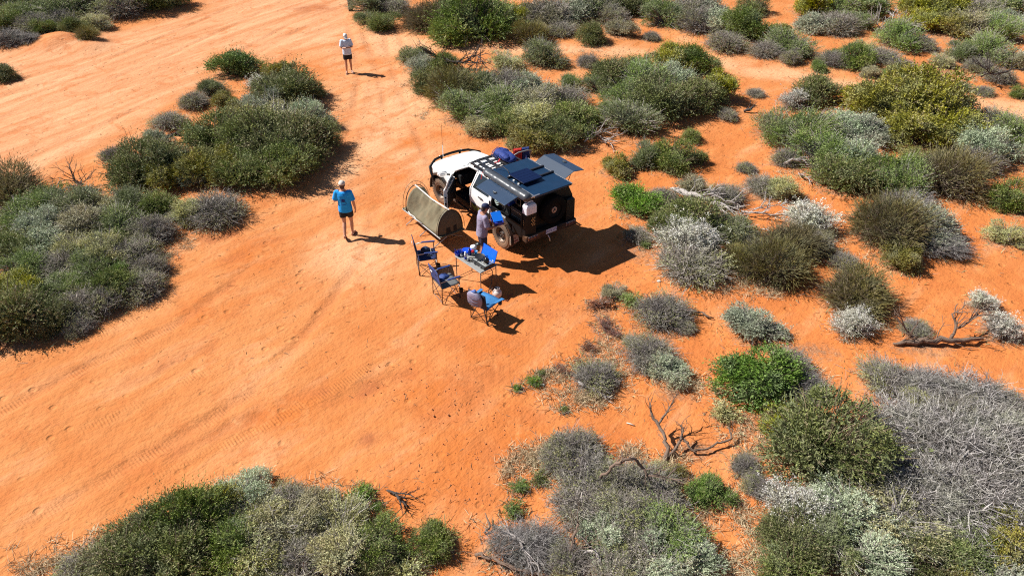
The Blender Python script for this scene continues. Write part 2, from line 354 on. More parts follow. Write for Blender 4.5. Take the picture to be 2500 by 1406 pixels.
# distance along the lower right, where the sand is fresher and redder
redder = np.clip((fx + 4.5 + (16 - fy) * .35) / 9, 0, 1) * np.clip((34 - fy) / 14, 0, 1)
def track_mask(lines, half):
    m = np.zeros(len(fx)); u = np.zeros(len(fx))
    for pts in lines:
        P = [at(*p)[:2] for p in pts]; acc = 0
        for a, b in zip(P[:-1], P[1:]):
            e = b - a; L = np.hypot(*e); t = ((fx - a[0]) * e[0] + (fy - a[1]) * e[1]) / L
            d = np.abs((fx - a[0]) * e[1] - (fy - a[1]) * e[0]) / L
            w = np.clip(1.4 - d / half, 0, 1) * ((t > -.1) & (t < L + .1))
            u = np.where(w > m, t + acc, u); m = np.maximum(m, w); acc += L
    return m, u
tread, tread_u = track_mask([[(0, 1010), (250, 880), (440, 790), (560, 700)], [(0, 900), (120, 868), (300, 800), (420, 745)], [(60, 1290), (400, 1090), (620, 960)], [(0, 1150), (300, 1010), (520, 900)], [(360, 1180), (640, 1040), (900, 900)]], .16)
RUTS = [[(-200, 560), (0, 480), (240, 385), (430, 290), (560, 180), (700, 90), (860, 10)], [(-200, 480), (0, 410), (200, 330), (420, 225), (600, 120), (760, 30)], [(-150, 330), (120, 250), (400, 140), (620, 40), (760, -40)], [(-150, 280), (100, 205), (380, 100), (560, 20)],
        [(0, 1010), (250, 880), (440, 790), (560, 700), (640, 620), (760, 480), (850, 330), (880, 180), (850, 60)], [(60, 1290), (400, 1090), (620, 960), (760, 800), (880, 640), (930, 480), (950, 330), (930, 190), (880, 60)], [(1120, 480), (1040, 380), (1000, 280), (960, 170), (930, 60)], [(1240, 420), (1130, 330), (1060, 250), (1010, 160), (960, 60)]]
rut, _u = track_mask(RUTS, .17)
rsh, _u = track_mask(RUTS, .30)
rut_n = np.clip(vnoise(fx * .6, fy * .6, 9) * 1.8 - .35, 0, 1)
gz = gz + (-.035 * rut + .022 * (rsh - rut)) * rut_n
scuff, _u = track_mask([[(800, 992), (850, 968), (900, 950), (950, 925), (1005, 912)], [(880, 945), (935, 930), (1000, 912)], [(1010, 995), (1060, 1010), (1120, 1012)], [(690, 985), (740, 960), (790, 950)], [(560, 640), (620, 600), (690, 580)], [(430, 560), (520, 590), (600, 560)], [(300, 940), (420, 880), (520, 850)], [(420, 1110), (560, 1040), (640, 1010)]], .20)
damp = np.maximum(damp, np.clip(scuff, 0, 1) * np.clip(vnoise(fx * 2.2, fy * 2.2, 21) * 1.5 - .1, 0, 1))
gz = gz - .025 * scuff * rut_n
cell = np.arange(nx * ny).reshape(ny, nx)
Q = np.stack([cell[:-1, :-1].ravel(), cell[:-1, 1:].ravel(), cell[1:, 1:].ravel(), cell[1:, :-1].ravel()], 1)
VV = np.stack([fx, fy, gz], 1)
qx, qy = fx[Q].mean(1), fy[Q].mean(1)
in_road, in_path = inside(ROAD, qx, qy), inside(PATH, qx, qy)
in_path &= ~in_road

gm = bpy.data.materials.new('red_sand'); nt = NT(gm)
pos = node(nt, 'ShaderNodeNewGeometry').outputs['Position']
def attr(nme): return node(nt, 'ShaderNodeAttribute', attribute_name=nme).outputs['Fac']
big = noise(nt, pos, .35, 4, .6, .6)
base = ramp(nt, big, [(.28, (.47, .160, .045)), (.43, (.53, .203, .068)), (.57, (.57, .234, .086)), (.74, (.61, .295, .140))])
base = mixc(nt, math_n(nt, 'MULTIPLY', attr('redder'), .8), base, ramp(nt, noise(nt, pos, .8, 3, .62, .6), [(.32, (.49, .140, .036)), (.5, (.56, .180, .048)), (.68, (.60, .220, .072))]))
base = mixc(nt, math_n(nt, 'MULTIPLY', attr('pale'), math_n(nt, 'ADD', math_n(nt, 'MULTIPLY', big, 1.2), .25), True), base, (.63, .36, .20))
md_ = node(nt, 'ShaderNodeMapping', {'Vector': pos, 'Rotation': (0, 0, math.radians(48.0)), 'Scale': (3.2, .8, 1)}, vector_type='TEXTURE')
drift = noise(nt, md_.outputs[0], 1.0, 3, .6, .4)
base = mixc(nt, ramp(nt, drift, [(.47, 0.0), (.64, .6)]), base, (.49, .155, .042))
base = mixc(nt, ramp(nt, drift, [(.28, .55), (.46, 0.0)]), base, (.63, .315, .160))
mp = node(nt, 'ShaderNodeMapping', {'Vector': pos, 'Rotation': (0, 0, math.radians(62.0)), 'Scale': (7.0, .75, 1)}, vector_type='TEXTURE')
streak = noise(nt, mp.outputs[0], 1.0, 3, .62, .3)
roadc = ramp(nt, streak, [(.30, (.47, .190, .080)), (.42, (.56, .255, .122)), (.55, (.62, .315, .165)), (.72, (.70, .40, .225))])
base = mixc(nt, math_n(nt, 'MULTIPLY', attr('road'), .85), base, roadc)
base = mixc(nt, math_n(nt, 'MULTIPLY', attr('path'), .85), base, (.66, .36, .195))
dn = ramp(nt, noise(nt, pos, 1.6, 3, .65, .8), [(.30, 0.0), (.56, 1.0)])
base = mixc(nt, math_n(nt, 'MULTIPLY', math_n(nt, 'MULTIPLY', attr('damp'), dn), .95, True), base, (.36, .120, .048))
base = mixc(nt, math_n(nt, 'MULTIPLY', math_n(nt, 'MULTIPLY', attr('fresh'), dn), .95, True), base, (.50, .15, .036))
base = mixc(nt, math_n(nt, 'MULTIPLY', attr('rut'), .35), base, (.50, .185, .075))
# scuffed patches and pebble-sized specks
pat = ramp(nt, noise(nt, pos, .9, 5, .7, 1.2), [(.53, 0.0), (.66, 1.0)])
base = mixc(nt, math_n(nt, 'MULTIPLY', pat, .6), base, (.48, .150, .045))
mq = node(nt, 'ShaderNodeMapping', {'Vector': pos, 'Rotation': (0, 0, math.radians(50.0)), 'Scale': (.30, .085, 1)}, vector_type='TEXTURE')
nick = noise(nt, mq.outputs[0], 1.0, 2, .65, .5)
nk = math_n(nt, 'MULTIPLY', ramp(nt, nick, [(.60, 0.0), (.70, 1.0)]), ramp(nt, noise(nt, pos, .55, 1), [(.42, 0.0), (.6, 1.0)]))
base = mixc(nt, math_n(nt, 'MULTIPLY', nk, .6), base, (.38, .125, .045))
spk = ramp(nt, noise(nt, pos, 16, 1, .7), [(.66, 0.0), (.73, 1.0)])
base = mixc(nt, math_n(nt, 'MULTIPLY', spk, .5), base, (.32, .11, .04))
lit = ramp(nt, math_n(nt, 'MULTIPLY', attr('litter'), noise(nt, pos, 4.5, 5, .75, .8)), [(.34, 0.0), (.52, 1.0)])
litc = ramp(nt, noise(nt, pos, 26, 2, .7), [(.35, (.15, .085, .055)), (.55, (.34, .17, .09)), (.7, (.48, .36, .24))])
base = mixc(nt, math_n(nt, 'MULTIPLY', lit, .8), base, litc)
pb = node(nt, 'ShaderNodeBsdfPrincipled', {'Base Color': base, 'Roughness': .95}); pb.inputs['Specular IOR Level'].default_value = .15
wv = node(nt, 'ShaderNodeMath', operation='SINE'); nt.links.new(math_n(nt, 'MULTIPLY', attr('tread_u'), 95.0), wv.inputs[0])
hgt = math_n(nt, 'ADD', math_n(nt, 'MULTIPLY', noise(nt, pos, 2.2, 6, .62), 1.0), math_n(nt, 'MULTIPLY', noise(nt, pos, 9, 1, .6), .22))
hgt = math_n(nt, 'ADD', hgt, math_n(nt, 'MULTIPLY', math_n(nt, 'MULTIPLY', math_n(nt, 'MULTIPLY', wv.outputs[0], attr('tread')), ramp(nt, noise(nt, pos, 1.1, 1, .6), [(.42, 0.0), (.62, 1.0)])), .07))
vor = node(nt, 'ShaderNodeTexVoronoi', {'Scale': 2.1, 'Randomness': 1.0}); nt.links.new(pos, vor.inputs['Vector'])
foot = math_n(nt, 'MULTIPLY', ramp(nt, vor.outputs['Distance'], [(.10, 1.0), (.19, 0.0)]), ramp(nt, noise(nt, pos, .45, 1, .5), [(.40, 0.0), (.54, 1.0)]))
hgt = math_n(nt, 'SUBTRACT', hgt, math_n(nt, 'MULTIPLY', foot, .42))
hgt = math_n(nt, 'ADD', hgt, math_n(nt, 'MULTIPLY', streak, .25))
hgt = math_n(nt, 'ADD', hgt, math_n(nt, 'MULTIPLY', nick, .20))
hgt = math_n(nt, 'ADD', hgt, math_n(nt, 'MULTIPLY', noise(nt, pos, 24, 1, .6), .10))
bp = node(nt, 'ShaderNodeBump', {'Strength': .75, 'Distance': .085, 'Height': hgt}); nt.links.new(bp.outputs[0], pb.inputs['Normal'])
nt.links.new(pb.outputs[0], node(nt, 'ShaderNodeOutputMaterial').inputs[0])

def ground_piece(name, mask, label):
    q = Q[mask]; ids, inv = np.unique(q, return_inverse=True)
    at_ = {'road': road_m[ids], 'path': path_m[ids], 'damp': damp[ids], 'fresh': fresh[ids], 'litter': litter[ids], 'redder': redder[ids], 'pale': pale[ids], 'tread': tread[ids], 'rut': (rut * rut_n)[ids], 'tread_u': tread_u[ids]}
    me = np_mesh(name, VV[ids], inv.reshape(q.shape), at_, True)
    return tag(link_mesh(name, me, gm), label, None, None, 'structure')
ground_piece('ground', ~(in_road | in_path), 'orange red sand of the clearing and the scrub around it')
ground_piece('dirt_road', in_road, 'wide pale dirt track with wheel streaks at top left')
ground_piece('sandy_path', in_path, 'narrow sandy side path running to the right edge')
def gz1(x, y): return float(ground_z(np.array([x]), np.array([y]))[0])
# ------------------------------------------------------------------ shrubs: a few unit bushes of every kind, then one copy for each shrub in the photo
RNG = np.random.default_rng(7)
def unit(v): return v / (np.linalg.norm(v, axis=-1, keepdims=True) + 1e-9)
def rand_dirs(n, zmin=-.15):
    z = RNG.uniform(zmin, 1, n); a = RNG.uniform(0, 2 * np.pi, n); r = np.sqrt(np.clip(1 - z * z, 0, 1))
    return np.stack([r * np.cos(a), r * np.sin(a), z], 1)
def leaf_quads(P, D, L, W):
    """diamond leaves at P along D"""
    side = unit(np.cross(D, RNG.normal(size=D.shape)))
    nrm = np.cross(D, side)
    L = L[:, None]; W = W[:, None]
    v = np.stack([P, P + D * L * .5 + side * W * .5 + nrm * L * .06, P + D * L, P + D * L * .5 - side * W * .5 + nrm * L * .06], 1)
    return v.reshape(-1, 3), np.arange(len(P) * 4).reshape(-1, 4)
def strips(A, B, C_, r0, r1, k=3):
    """thin three-sided twigs along quadratic curves A-B-C"""
    n = len(A); ts = np.array([0, .33, .66, 1.0]); rings = []
    T = unit(C_ - A); u = unit(np.cross(T, RNG.normal(size=T.shape))); w = np.cross(T, u)
    for t in ts:
        p = A * (1 - t) ** 2 + B * 2 * t * (1 - t) + C_ * t * t; r = (r0 * (1 - t) + r1 * t)
        r = r[:, None] if np.ndim(r) else r
        for j in range(k):
            a = 2 * np.pi * j / k; rings.append(p + (u * np.cos(a) + w * np.sin(a)) * r)
    V = np.stack(rings, 1); m = len(ts) * k; F = []
    for i in range(len(ts) - 1):
        for j in range(k): F.append([i * k + j, i * k + (j + 1) % k, (i + 1) * k + (j + 1) % k, (i + 1) * k + j])
    F = np.array(F)[None] + (np.arange(n) * m)[:, None, None]
    return V.reshape(-1, 3), F.reshape(-1, 4), m
def crown(nl, lobe_r, flat):
    """uneven heap of lobes over an irregular footprint of about unit radius: centres, radii, tone and share of leaves"""
    a = RNG.uniform(0, 2 * np.pi, nl); r = np.sqrt(RNG.uniform(0, 1, nl)) * .78
    lop = RNG.uniform(0, 2 * np.pi); h = (1.0 - .55 * r * r) * RNG.uniform(.55, 1.08, nl) * (1 + .16 * np.cos(a - lop) * r)
    lr = lobe_r * RNG.uniform(.6, 1.35, nl) * (1.2 - .45 * r)
    low = RNG.random(nl) < .38; h[low] *= RNG.uniform(.35, .7, low.sum())
    z = np.maximum(h - lr * .85, lr * .35)
    c = np.stack([r * np.cos(a), r * np.sin(a) * RNG.uniform(.8, 1.0), z * flat], 1)
    share = RNG.uniform(.55, 1.0, nl); share[RNG.random(nl) < .16] *= .18
    return c, lr, RNG.uniform(0, 1, nl), share * lr ** 2
def make_bush(name, ns, m, flat, nl=16, lobe_r=.36, sprig=.16, leaf=.07, width=.018, spread=.7, up=.3, inner=.15, stems=170, stem_r=.009):
    """unit bush: foliage mesh (sprigs of small leaves over lumpy lobes) and a stem mesh"""
    c, lr, tn, wt = crown(nl, lobe_r, flat)
    k = RNG.choice(nl, ns, p=wt / wt.sum()); d = rand_dirs(ns, -.45)
    rad = lr[k] * RNG.uniform(.35, 1.0, ns) ** .5
    P = c[k] + d * rad[:, None] * np.array([1, 1, .9])
    f = RNG.random(ns) < inner                           # some sprigs fill the space between the lobes
    q = c[k] * RNG.uniform(.2, 1.0, ns)[:, None] + RNG.normal(size=(ns, 3)) * .10; P[f] = q[f]
    P[:, 2] = np.maximum(P[:, 2], .02)
    out = unit(P * np.array([1, 1, .7]) * .6 + d * .9 + np.array([0, 0, up]) + RNG.normal(size=P.shape) * .35)
    S = sprig * RNG.uniform(.5, 1.4, ns)
    wild = RNG.random(ns) < .13; S[wild] *= RNG.uniform(1.6, 3.4, wild.sum())
    t = np.tile((np.arange(m) + .5) / m, (ns, 1)) + RNG.uniform(-.5, .5, (ns, m)) / m
    LP = (P[:, None] + out[:, None] * (S[:, None] * t)[..., None]).reshape(-1, 3)
    LD = unit(np.repeat(out, m, 0) + RNG.normal(size=(ns * m, 3)) * spread)
    LL = leaf * RNG.uniform(.5, 1.45, ns * m); LW = width * RNG.uniform(.6, 1.4, ns * m)
    V, F = leaf_quads(LP, LD, LL, LW)
    tone = np.clip(np.repeat(tn[k] * .75 + RNG.uniform(-.1, .45, ns), m) + RNG.normal(size=ns * m) * .14, 0, 1)
    fol = np_mesh(name + '_foliage', V, F, {'tone': np.repeat(tone, 4)})
    stems = int(stems * 1.6); pick = RNG.choice(ns, stems, replace=False)
    A = RNG.normal(size=(stems, 3)) * np.array([.12, .12, .0]) + np.array([0, 0, -.05]); B = P[pick] * np.array([.45, .45, .75]) + RNG.normal(size=(stems, 3)) * .07
    Cc = P[pick] + out[pick] * sprig * RNG.uniform(.2, 3.0, stems)[:, None]
    SV, SF, mm = strips(A, B, Cc, stem_r * RNG.uniform(1.0, 2.6, stems), np.full(stems, stem_r * .4))
    st = np_mesh(name + '_stems', SV, SF, {'tone': np.repeat(RNG.uniform(0, 1, stems), mm)})
    return fol, st, P + out * S[:, None], out
def make_flowers(name, tips, out, n, per=14, size=.05):
    hi = np.argsort(-(tips[:, 2] + RNG.normal(size=len(tips)) * .25))[: len(tips) // 2]
    pk = RNG.choice(hi, n, replace=False)
    P = np.repeat(tips[pk], per, 0) + RNG.normal(size=(n * per, 3)) * .035
    D = unit(np.repeat(out[pk], per, 0) + RNG.normal(size=(n * per, 3)) * .9)
    V, F = leaf_quads(P, D, size * RNG.uniform(.6, 1.2, n * per), size * .55 * RNG.uniform(.7, 1.2, n * per))
    return np_mesh(name + '_flowers', V, F, {'tone': np.repeat(RNG.uniform(0, 1, n * per), 4)})
def make_twigs(name, n, flat, sub=7, r=.010, reach=1.0, swirl=.35, droop=0.0):
    """unit heap of bare twigs: curved main twigs, each with side twigs and twiglets"""
    d = rand_dirs(n, .02); L = RNG.uniform(.55, 1.0, n) * reach
    A = np.concatenate([RNG.normal(size=(n, 2)) * .16, np.zeros((n, 1))], 1)
    E_ = d * L[:, None] * np.array([1, 1, flat]); E_[:, 2] = np.maximum(E_[:, 2], .03)
    B = A * .5 + E_ * .5 + RNG.normal(size=(n, 3)) * .12 + np.array([0, 0, .16])
    thick = r * RNG.uniform(1.2, 3.4, n); thick[: n // 14] *= 2.4
    out = [strips(A, B, E_, thick, thick * .28)]
    sets = [np.full(n, .5)]
    t = RNG.uniform(.25, 1.0, (n, sub)); tt = t[..., None]
    S = (A[:, None] * (1 - tt) ** 2 + B[:, None] * 2 * tt * (1 - tt) + E_[:, None] * tt * tt).reshape(-1, 3)
    dirs = unit(np.repeat(unit(E_ - A), sub, 0) + RNG.normal(size=(n * sub, 3)) * .62 + np.array([swirl, -swirl * .4, .15 - droop]))
    l2 = RNG.uniform(.14, .50, n * sub)[:, None]
    S2 = S + dirs * l2; S2[:, 2] = np.maximum(S2[:, 2], .01)
    out.append(strips(S, (S + S2) / 2 + RNG.normal(size=S.shape) * .045, S2, np.full(len(S), r * .85), np.full(len(S), r * .45)))
    k = 3; tt = RNG.uniform(.3, 1.0, (len(S), k, 1)); T0 = (S[:, None] * (1 - tt) + S2[:, None] * tt).reshape(-1, 3)
    dd = unit(np.repeat(dirs, k, 0) + RNG.normal(size=T0.shape) * .6); T1 = T0 + dd * RNG.uniform(.06, .17, len(T0))[:, None]; T1[:, 2] = np.maximum(T1[:, 2], .01)
    V3, F3 = leaf_quads(T0, unit(T1 - T0), np.linalg.norm(T1 - T0, axis=1), np.full(len(T0), r * 1.1))
    Vs, Fs, tn, off = [], [], [], 0
    for (V, F, m) in out:
        Vs.append(V); Fs.append(F + off); off += len(V); tn.append(np.repeat(RNG.uniform(0, 1, len(V) // m) ** 1.5, m))
    Vs.append(V3); Fs.append(F3 + off); tn.append(np.repeat(RNG.uniform(0, 1, len(T0)) ** 1.5, 4))
    return np_mesh(name + '_twigs', np.concatenate(Vs), np.concatenate(Fs), {'tone': np.concatenate(tn)}), S2, dirs

def leaf_mat(name, c0, c1, rough=.6, trans=.14, patch=.45):
    m = bpy.data.materials.new(name); nt = NT(m)
    t = node(nt, 'ShaderNodeAttribute', attribute_name='tone').outputs['Fac']
    c0 = [q * 1.12 for q in c0]; c1 = [min(.9, q * 1.12) for q in c1]
    col = mixc(nt, t, c0, c1)
    if trans > .11: col = mixc(nt, math_n(nt, 'MULTIPLY', ramp(nt, t, [(.88, 0.0), (.97, 1.0)]), .75), col, (.34, .27, .17))
    rnd = node(nt, 'ShaderNodeObjectInfo').outputs['Random']
    oc = node(nt, 'ShaderNodeTexCoord').outputs['Object']
    sh = node(nt, 'ShaderNodeVectorMath', operation='ADD'); nt.links.new(oc, sh.inputs[0]); nt.links.new(math_n(nt, 'MULTIPLY', rnd, 37.0), sh.inputs[1])
    g = (c1[0] + c1[1] + c1[2]) / 3
    col = mixc(nt, math_n(nt, 'MULTIPLY', ramp(nt, noise(nt, sh.outputs[0], 1.7, 3), [(.45, 0.0), (.68, 1.0)]), patch), col, (g * 1.25, g * 1.35, g * .95))
    hs = node(nt, 'ShaderNodeHueSaturation', {'Color': col, 'Saturation': math_n(nt, 'ADD', math_n(nt, 'MULTIPLY', rnd, .3), .85),
              'Value': math_n(nt, 'ADD', math_n(nt, 'MULTIPLY', rnd, .36), .84), 'Hue': math_n(nt, 'ADD', math_n(nt, 'MULTIPLY', rnd, .03), .485)})
    p = node(nt, 'ShaderNodeBsdfPrincipled', {'Base Color': hs.outputs[0], 'Roughness': rough}); p.inputs['Specular IOR Level'].default_value = .25
    tr = node(nt, 'ShaderNodeBsdfTranslucent', {'Color': hs.outputs[0]})
    mx = node(nt, 'ShaderNodeMixShader', {0: trans}); nt.links.new(p.outputs[0], mx.inputs[1]); nt.links.new(tr.outputs[0], mx.inputs[2])
    nt.links.new(mx.outputs[0], node(nt, 'ShaderNodeOutputMaterial').inputs[0])
    return m
LM = {
 'dg': leaf_mat('leaf_dark_green', (.060, .092, .020), (.27, .31, .085)),
 'gg': leaf_mat('leaf_grey_green', (.092, .132, .034), (.30, .365, .125)),
 'sg': leaf_mat('leaf_silver_sage', (.17, .21, .13), (.50, .55, .40)),
 'ol': leaf_mat('leaf_olive', (.12, .125, .014), (.42, .38, .055)),
 'kh': leaf_mat('leaf_khaki', (.19, .185, .075), (.55, .51, .26)),
 'bg': leaf_mat('leaf_bright_green', (.062, .150, .016), (.23, .36, .055)),
 'gt': leaf_mat('leaf_sparse_grey', (.14, .15, .055), (.38, .37, .18)),
 'br': leaf_mat('leaf_brown_green', (.095, .085, .022), (.26, .22, .070)),
 'rd': leaf_mat('leaf_red_brown', (.12, .035, .022), (.27, .10, .06)),
 'wf': leaf_mat('leaf_pale_silver', (.20, .20, .14), (.50, .48, .40)),
}
STEM = {
 'grey': leaf_mat('stem_grey', (.17, .145, .135), (.52, .47, .46), .8, 0.0, .2),
 'brown': leaf_mat('stem_brown', (.085, .06, .045), (.24, .18, .13), .8, 0.0, .2),
 'dead': leaf_mat('twig_dead_grey', (.055, .045, .040), (.52, .485, .475), .8, 0.0, .2),
 'purple': leaf_mat('twig_purple_grey', (.11, .092, .08), (.43, .385, .36), .8, 0.0, .2),
 'darkdead': leaf_mat('twig_dead_brown', (.08, .055, .045), (.28, .21, .17), .8, 0.0, .2),
}
FLOWER = leaf_mat('white_flower', (.58, .55, .51), (.84, .81, .78), .7, .2)
PROTO = {}
def variants(kind, n, **kw):
    PROTO[kind] = [make_bush(kind + str(i), flat=1.0, **kw) for i in range(n)]
variants('dg', 4, ns=3600, m=9, nl=20, lobe_r=.33, sprig=.17, leaf=.062, width=.019, spread=.6)
variants('gg', 3, ns=3300, m=9, nl=17, lobe_r=.35, sprig=.16, leaf=.056, width=.018, spread=.75, stems=320)
variants('sg', 3, ns=3200, m=9, nl=15, lobe_r=.34, sprig=.13, leaf=.052, width=.022, spread=.9, stems=300)
variants('ol', 3, ns=3400, m=9, nl=26, lobe_r=.27, sprig=.12, leaf=.055, width=.022, spread=.8, stems=120)
variants('kh', 3, ns=3200, m=8, nl=24, lobe_r=.27, sprig=.13, leaf=.052, width=.020, spread=.85, stems=320)
variants('bg', 3, ns=3000, m=9, nl=16, lobe_r=.35, sprig=.15, leaf=.062, width=.026, spread=.7, stems=110)
variants('br', 3, ns=3000, m=8, nl=9, lobe_r=.50, sprig=.30, leaf=.13, width=.012, spread=.22, up=.15, stems=420)
variants('gt', 3, ns=1500, m=7, nl=16, lobe_r=.36, sprig=.17, leaf=.05, width=.017, spread=.8, stems=300)
variants('wf', 3, ns=1500, m=8, nl=26, lobe_r=.24, sprig=.17, leaf=.05, width=.019, spread=.85, stems=380)
PROTO['sm'] = [make_bush('sm%d' % i, 420, 7, 1.0, nl=13, lobe_r=.26, sprig=.34, leaf=.13, width=.045, spread=.6, inner=.3, stems=50) for i in range(3)]
PROTO['rd'] = [make_bush('rd0', 420, 6, 1.0, nl=22, lobe_r=.16, sprig=.2, leaf=.10, width=.045, spread=1.0, inner=.5, stems=60)]
for i, p in enumerate(PROTO['wf']):
    PROTO['wf'][i] = p + (make_flowers('wf%d' % i, p[2], p[3], 420, 12),)
GTW = [make_twigs('gt_twigs%d' % i, 330, .95, 6, .0085, .98, .1)[0] for i in range(3)]
DDT = [make_twigs('dd%d' % i, 300, .95, 10, .0062, 1.14, .4)[0] for i in range(3)]
BRT = [make_twigs('br_twigs%d' % i, 260, 1.0, 5, .006, 1.02, .0)[0] for i in range(2)]

LOOK = {'dg': 'dark green shrub', 'gg': 'grey-green shrub', 'sg': 'silvery sage shrub', 'ol': 'olive shrub', 'kh': 'khaki pale-tipped shrub', 'bg': 'bright green shrub', 'gt': 'grey twiggy shrub', 'br': 'brown-green broom shrub', 'wf': 'white-flowered shrub', 'dd': 'dead grey twig shrub', 'rd': 'reddish low plant'}
NAME = {'dg': 'dark_green_shrub', 'gg': 'grey_green_shrub', 'sg': 'sage_shrub', 'ol': 'olive_shrub', 'kh': 'khaki_shrub', 'bg': 'bright_green_shrub', 'gt': 'twiggy_shrub', 'br': 'broom_shrub', 'wf': 'white_flowering_shrub', 'dd': 'dead_shrub', 'rd': 'reddish_plant'}
ORD = ['leftmost', 'second', 'third', 'fourth', 'fifth', 'sixth', 'seventh', 'eighth', 'ninth', 'tenth', 'eleventh', 'twelfth']
same = {}
for i, p in enumerate(PLACED): same.setdefault((p[5], p[4]), []).append(i)
LABEL = {}
for (clump, kind), ids in same.items():
    ids = sorted(ids, key=lambda i: PLACED[i][6])
    if len(ids) == 1: LABEL[ids[0]] = f'{LOOK[kind]} {clump}'; continue
    for n, i in enumerate(ids):
        if n == 0: LABEL[i] = f'leftmost {LOOK[kind]} {clump}'
        elif n == len(ids) - 1: LABEL[i] = f'rightmost {LOOK[kind]} {clump}'
        else: LABEL[i] = f'{ORD[n]} {LOOK[kind]} from the left {clump}'
rs = random.Random(3); cnt = {}
for i, (x, y, R, k, kind, clump, px, py) in enumerate(PLACED):
    j = cnt[kind] = cnt.get(kind, -1) + 1
    t = thing(NAME[kind], LABEL[i], 'plant' if kind == 'rd' else 'shrub', (x, y, gz1(x, y) - .03 * R), rs.uniform(0, 6.28), 'shrubs of the red sand scrub')
    t.scale = (R * rs.uniform(.98, 1.16), R * rs.uniform(.88, 1.05), R * k * rs.uniform(.88, 1.14))
    t.rotation_euler[0] = rs.uniform(-.10, .10); t.rotation_euler[1] = rs.uniform(-.10, .10)
    if kind == 'dd':
        t.rotation_euler[2] = rs.uniform(-.7, .7)
        dark = 'bottom, right of centre' in clump or 'top left' in clump
        link_mesh('twigs', DDT[j % 3], None, t)
    else:
        small = R < .36 and kind in ('bg', 'dg', 'gg', 'kh', 'ol')
        pr = PROTO['sm'][j % 3] if small else PROTO[kind][j % len(PROTO[kind])]
        fo_ = link_mesh('foliage', pr[0], LM[kind], t)
        if small: fo_.material_slots[0].link = 'OBJECT'; fo_.material_slots[0].material = LM[kind]
        if kind not in ('gt', 'br'): link_mesh('stems', pr[1], STEM['brown' if kind in ('dg', 'ol', 'bg') else 'grey'], t)
        if kind == 'gt': link_mesh('twigs', GTW[j % 3], STEM['purple'], t)
        if kind == 'br': link_mesh('twigs', BRT[j % 2], STEM['brown'], t)
        if kind == 'wf': link_mesh('flowers', pr[4], FLOWER, t)
for me in DDT: me.materials.append(STEM['dead'])
# ------------------------------------------------------------------ the touring ute (x forwards from the rear axle, y to its left, z up)
VO, VA = Vector((.423, 17.538, 0)), math.radians(126.575)
VM = Matrix.Translation(VO) @ Matrix.Rotation(VA, 4, 'Z')
def W(x, y, z=0.0): return VM @ Vector((x, y, z))
white = M('white_paint', (.84, .84, .83), .28, 0, .02, 2, coat=.4)
black = M('black_powder_coat', (.007, .0075, .009), .5, 0, .3, 9, .1, 160, dust=.01, spec=.22)
roof_sky = M('black_roof_sky_tint', (.008, .030, .072), .34, 0, .2, 5, .15, 220, dust=.01, spec=.35)  # blue sky reflection painted into the black roof's base colour
panel_sky = M('grey_hatch_sky_tint', (.024, .048, .095), .38, 0, .15, 5, .15, 220, dust=.01, spec=.4)  # hatch grey with the sky's blue reflection put into its colour
rackm = M('rack_black', (.014, .016, .022), .4, 0, .2, 7, dust=.04)
plastic = M('dark_plastic', (.020, .020, .022), .62, 0, .25, 8, dust=.10)
intm = M('interior_black', (.006, .006, .007), .8, 0, .3, 8)
alu = M('aluminium', (.55, .56, .58), .32, .85, .1, 6)
glassm = M('tinted_glass', (.018, .024, .028), .06, 0, .1, 4, spec=.8)
tyrem = M('dusty_tyre', (.13, .095, .068), .9, 0, .35, 9, .3, 60, dust=.45)
tyreb = M('black_tyre', (.006, .006, .006), .9, 0, .3, 9, .3, 60, spec=.12)
rimm = M('dark_rim', (.10, .085, .075), .45, .5, .3, 9, dust=.3)
silverpvc = M('awning_pvc', (.060, .068, .082), .34, .1, .25, 5, .3, 5)
dustyb = M('dusty_black', (.012, .012, .013), .6, 0, .3, 9, .1, 120, dust=.35, spec=.25)
car = thing('touring_ute', 'white four wheel drive ute with black canopy, hatches and left front door open', 'ute', VO, VA)

def arch(x, xc, r=.53, lo=.56):
    d = r * r - (x - xc) ** 2
    return max(lo, .41 + math.sqrt(d)) if d > 0 else lo
def hood_z(x): return 1.10 + (3.70 - x) / 1.04 * .15
ST = []
for x in (3.86, 3.80, 3.68, 3.52, 3.36, 3.18, 3.0, 2.84, 2.72, 2.66):
    w = {3.86: .84, 3.80: .93, 3.68: .98}.get(x, 1.0); zt = hood_z(x) - (.05 if x > 3.83 else 0); zb = arch(x, 3.18)
    ST.append((x, [(.84 * w, zb), (.895 * w, zb + .05), (.915 * w, max(zb + .08, 1.0 if x < 3.6 else .85)), (.885 * w, zt - .05), (.80 * w, zt), (.42 * w, zt + .035), (0, zt + .045)]))
def gh(x, r4, r5, r6, zb=.56): return (x, [(.84, zb), (.895, zb + .05), (.91, 1.0), (.885, 1.23), r4, r5, r6])
ST += [gh(2.5, (.735, 1.34), (.40, 1.375), (0, 1.385)), gh(1.95, (.60, 1.655), (.36, 1.70), (0, 1.715)), gh(1.5, (.60, 1.685), (.36, 1.73), (0, 1.745)),
       gh(1.0, (.60, 1.685), (.36, 1.73), (0, 1.745)), gh(.62, (.61, 1.66), (.36, 1.71), (0, 1.725)), gh(.52, (.62, 1.60), (.36, 1.66), (0, 1.68))]
def vert(i, j, s): y, z = ST[i][1][j]; return (ST[i][0], s * y, z)
bodyb, hoodb, screenb = MB(), MB(), MB()
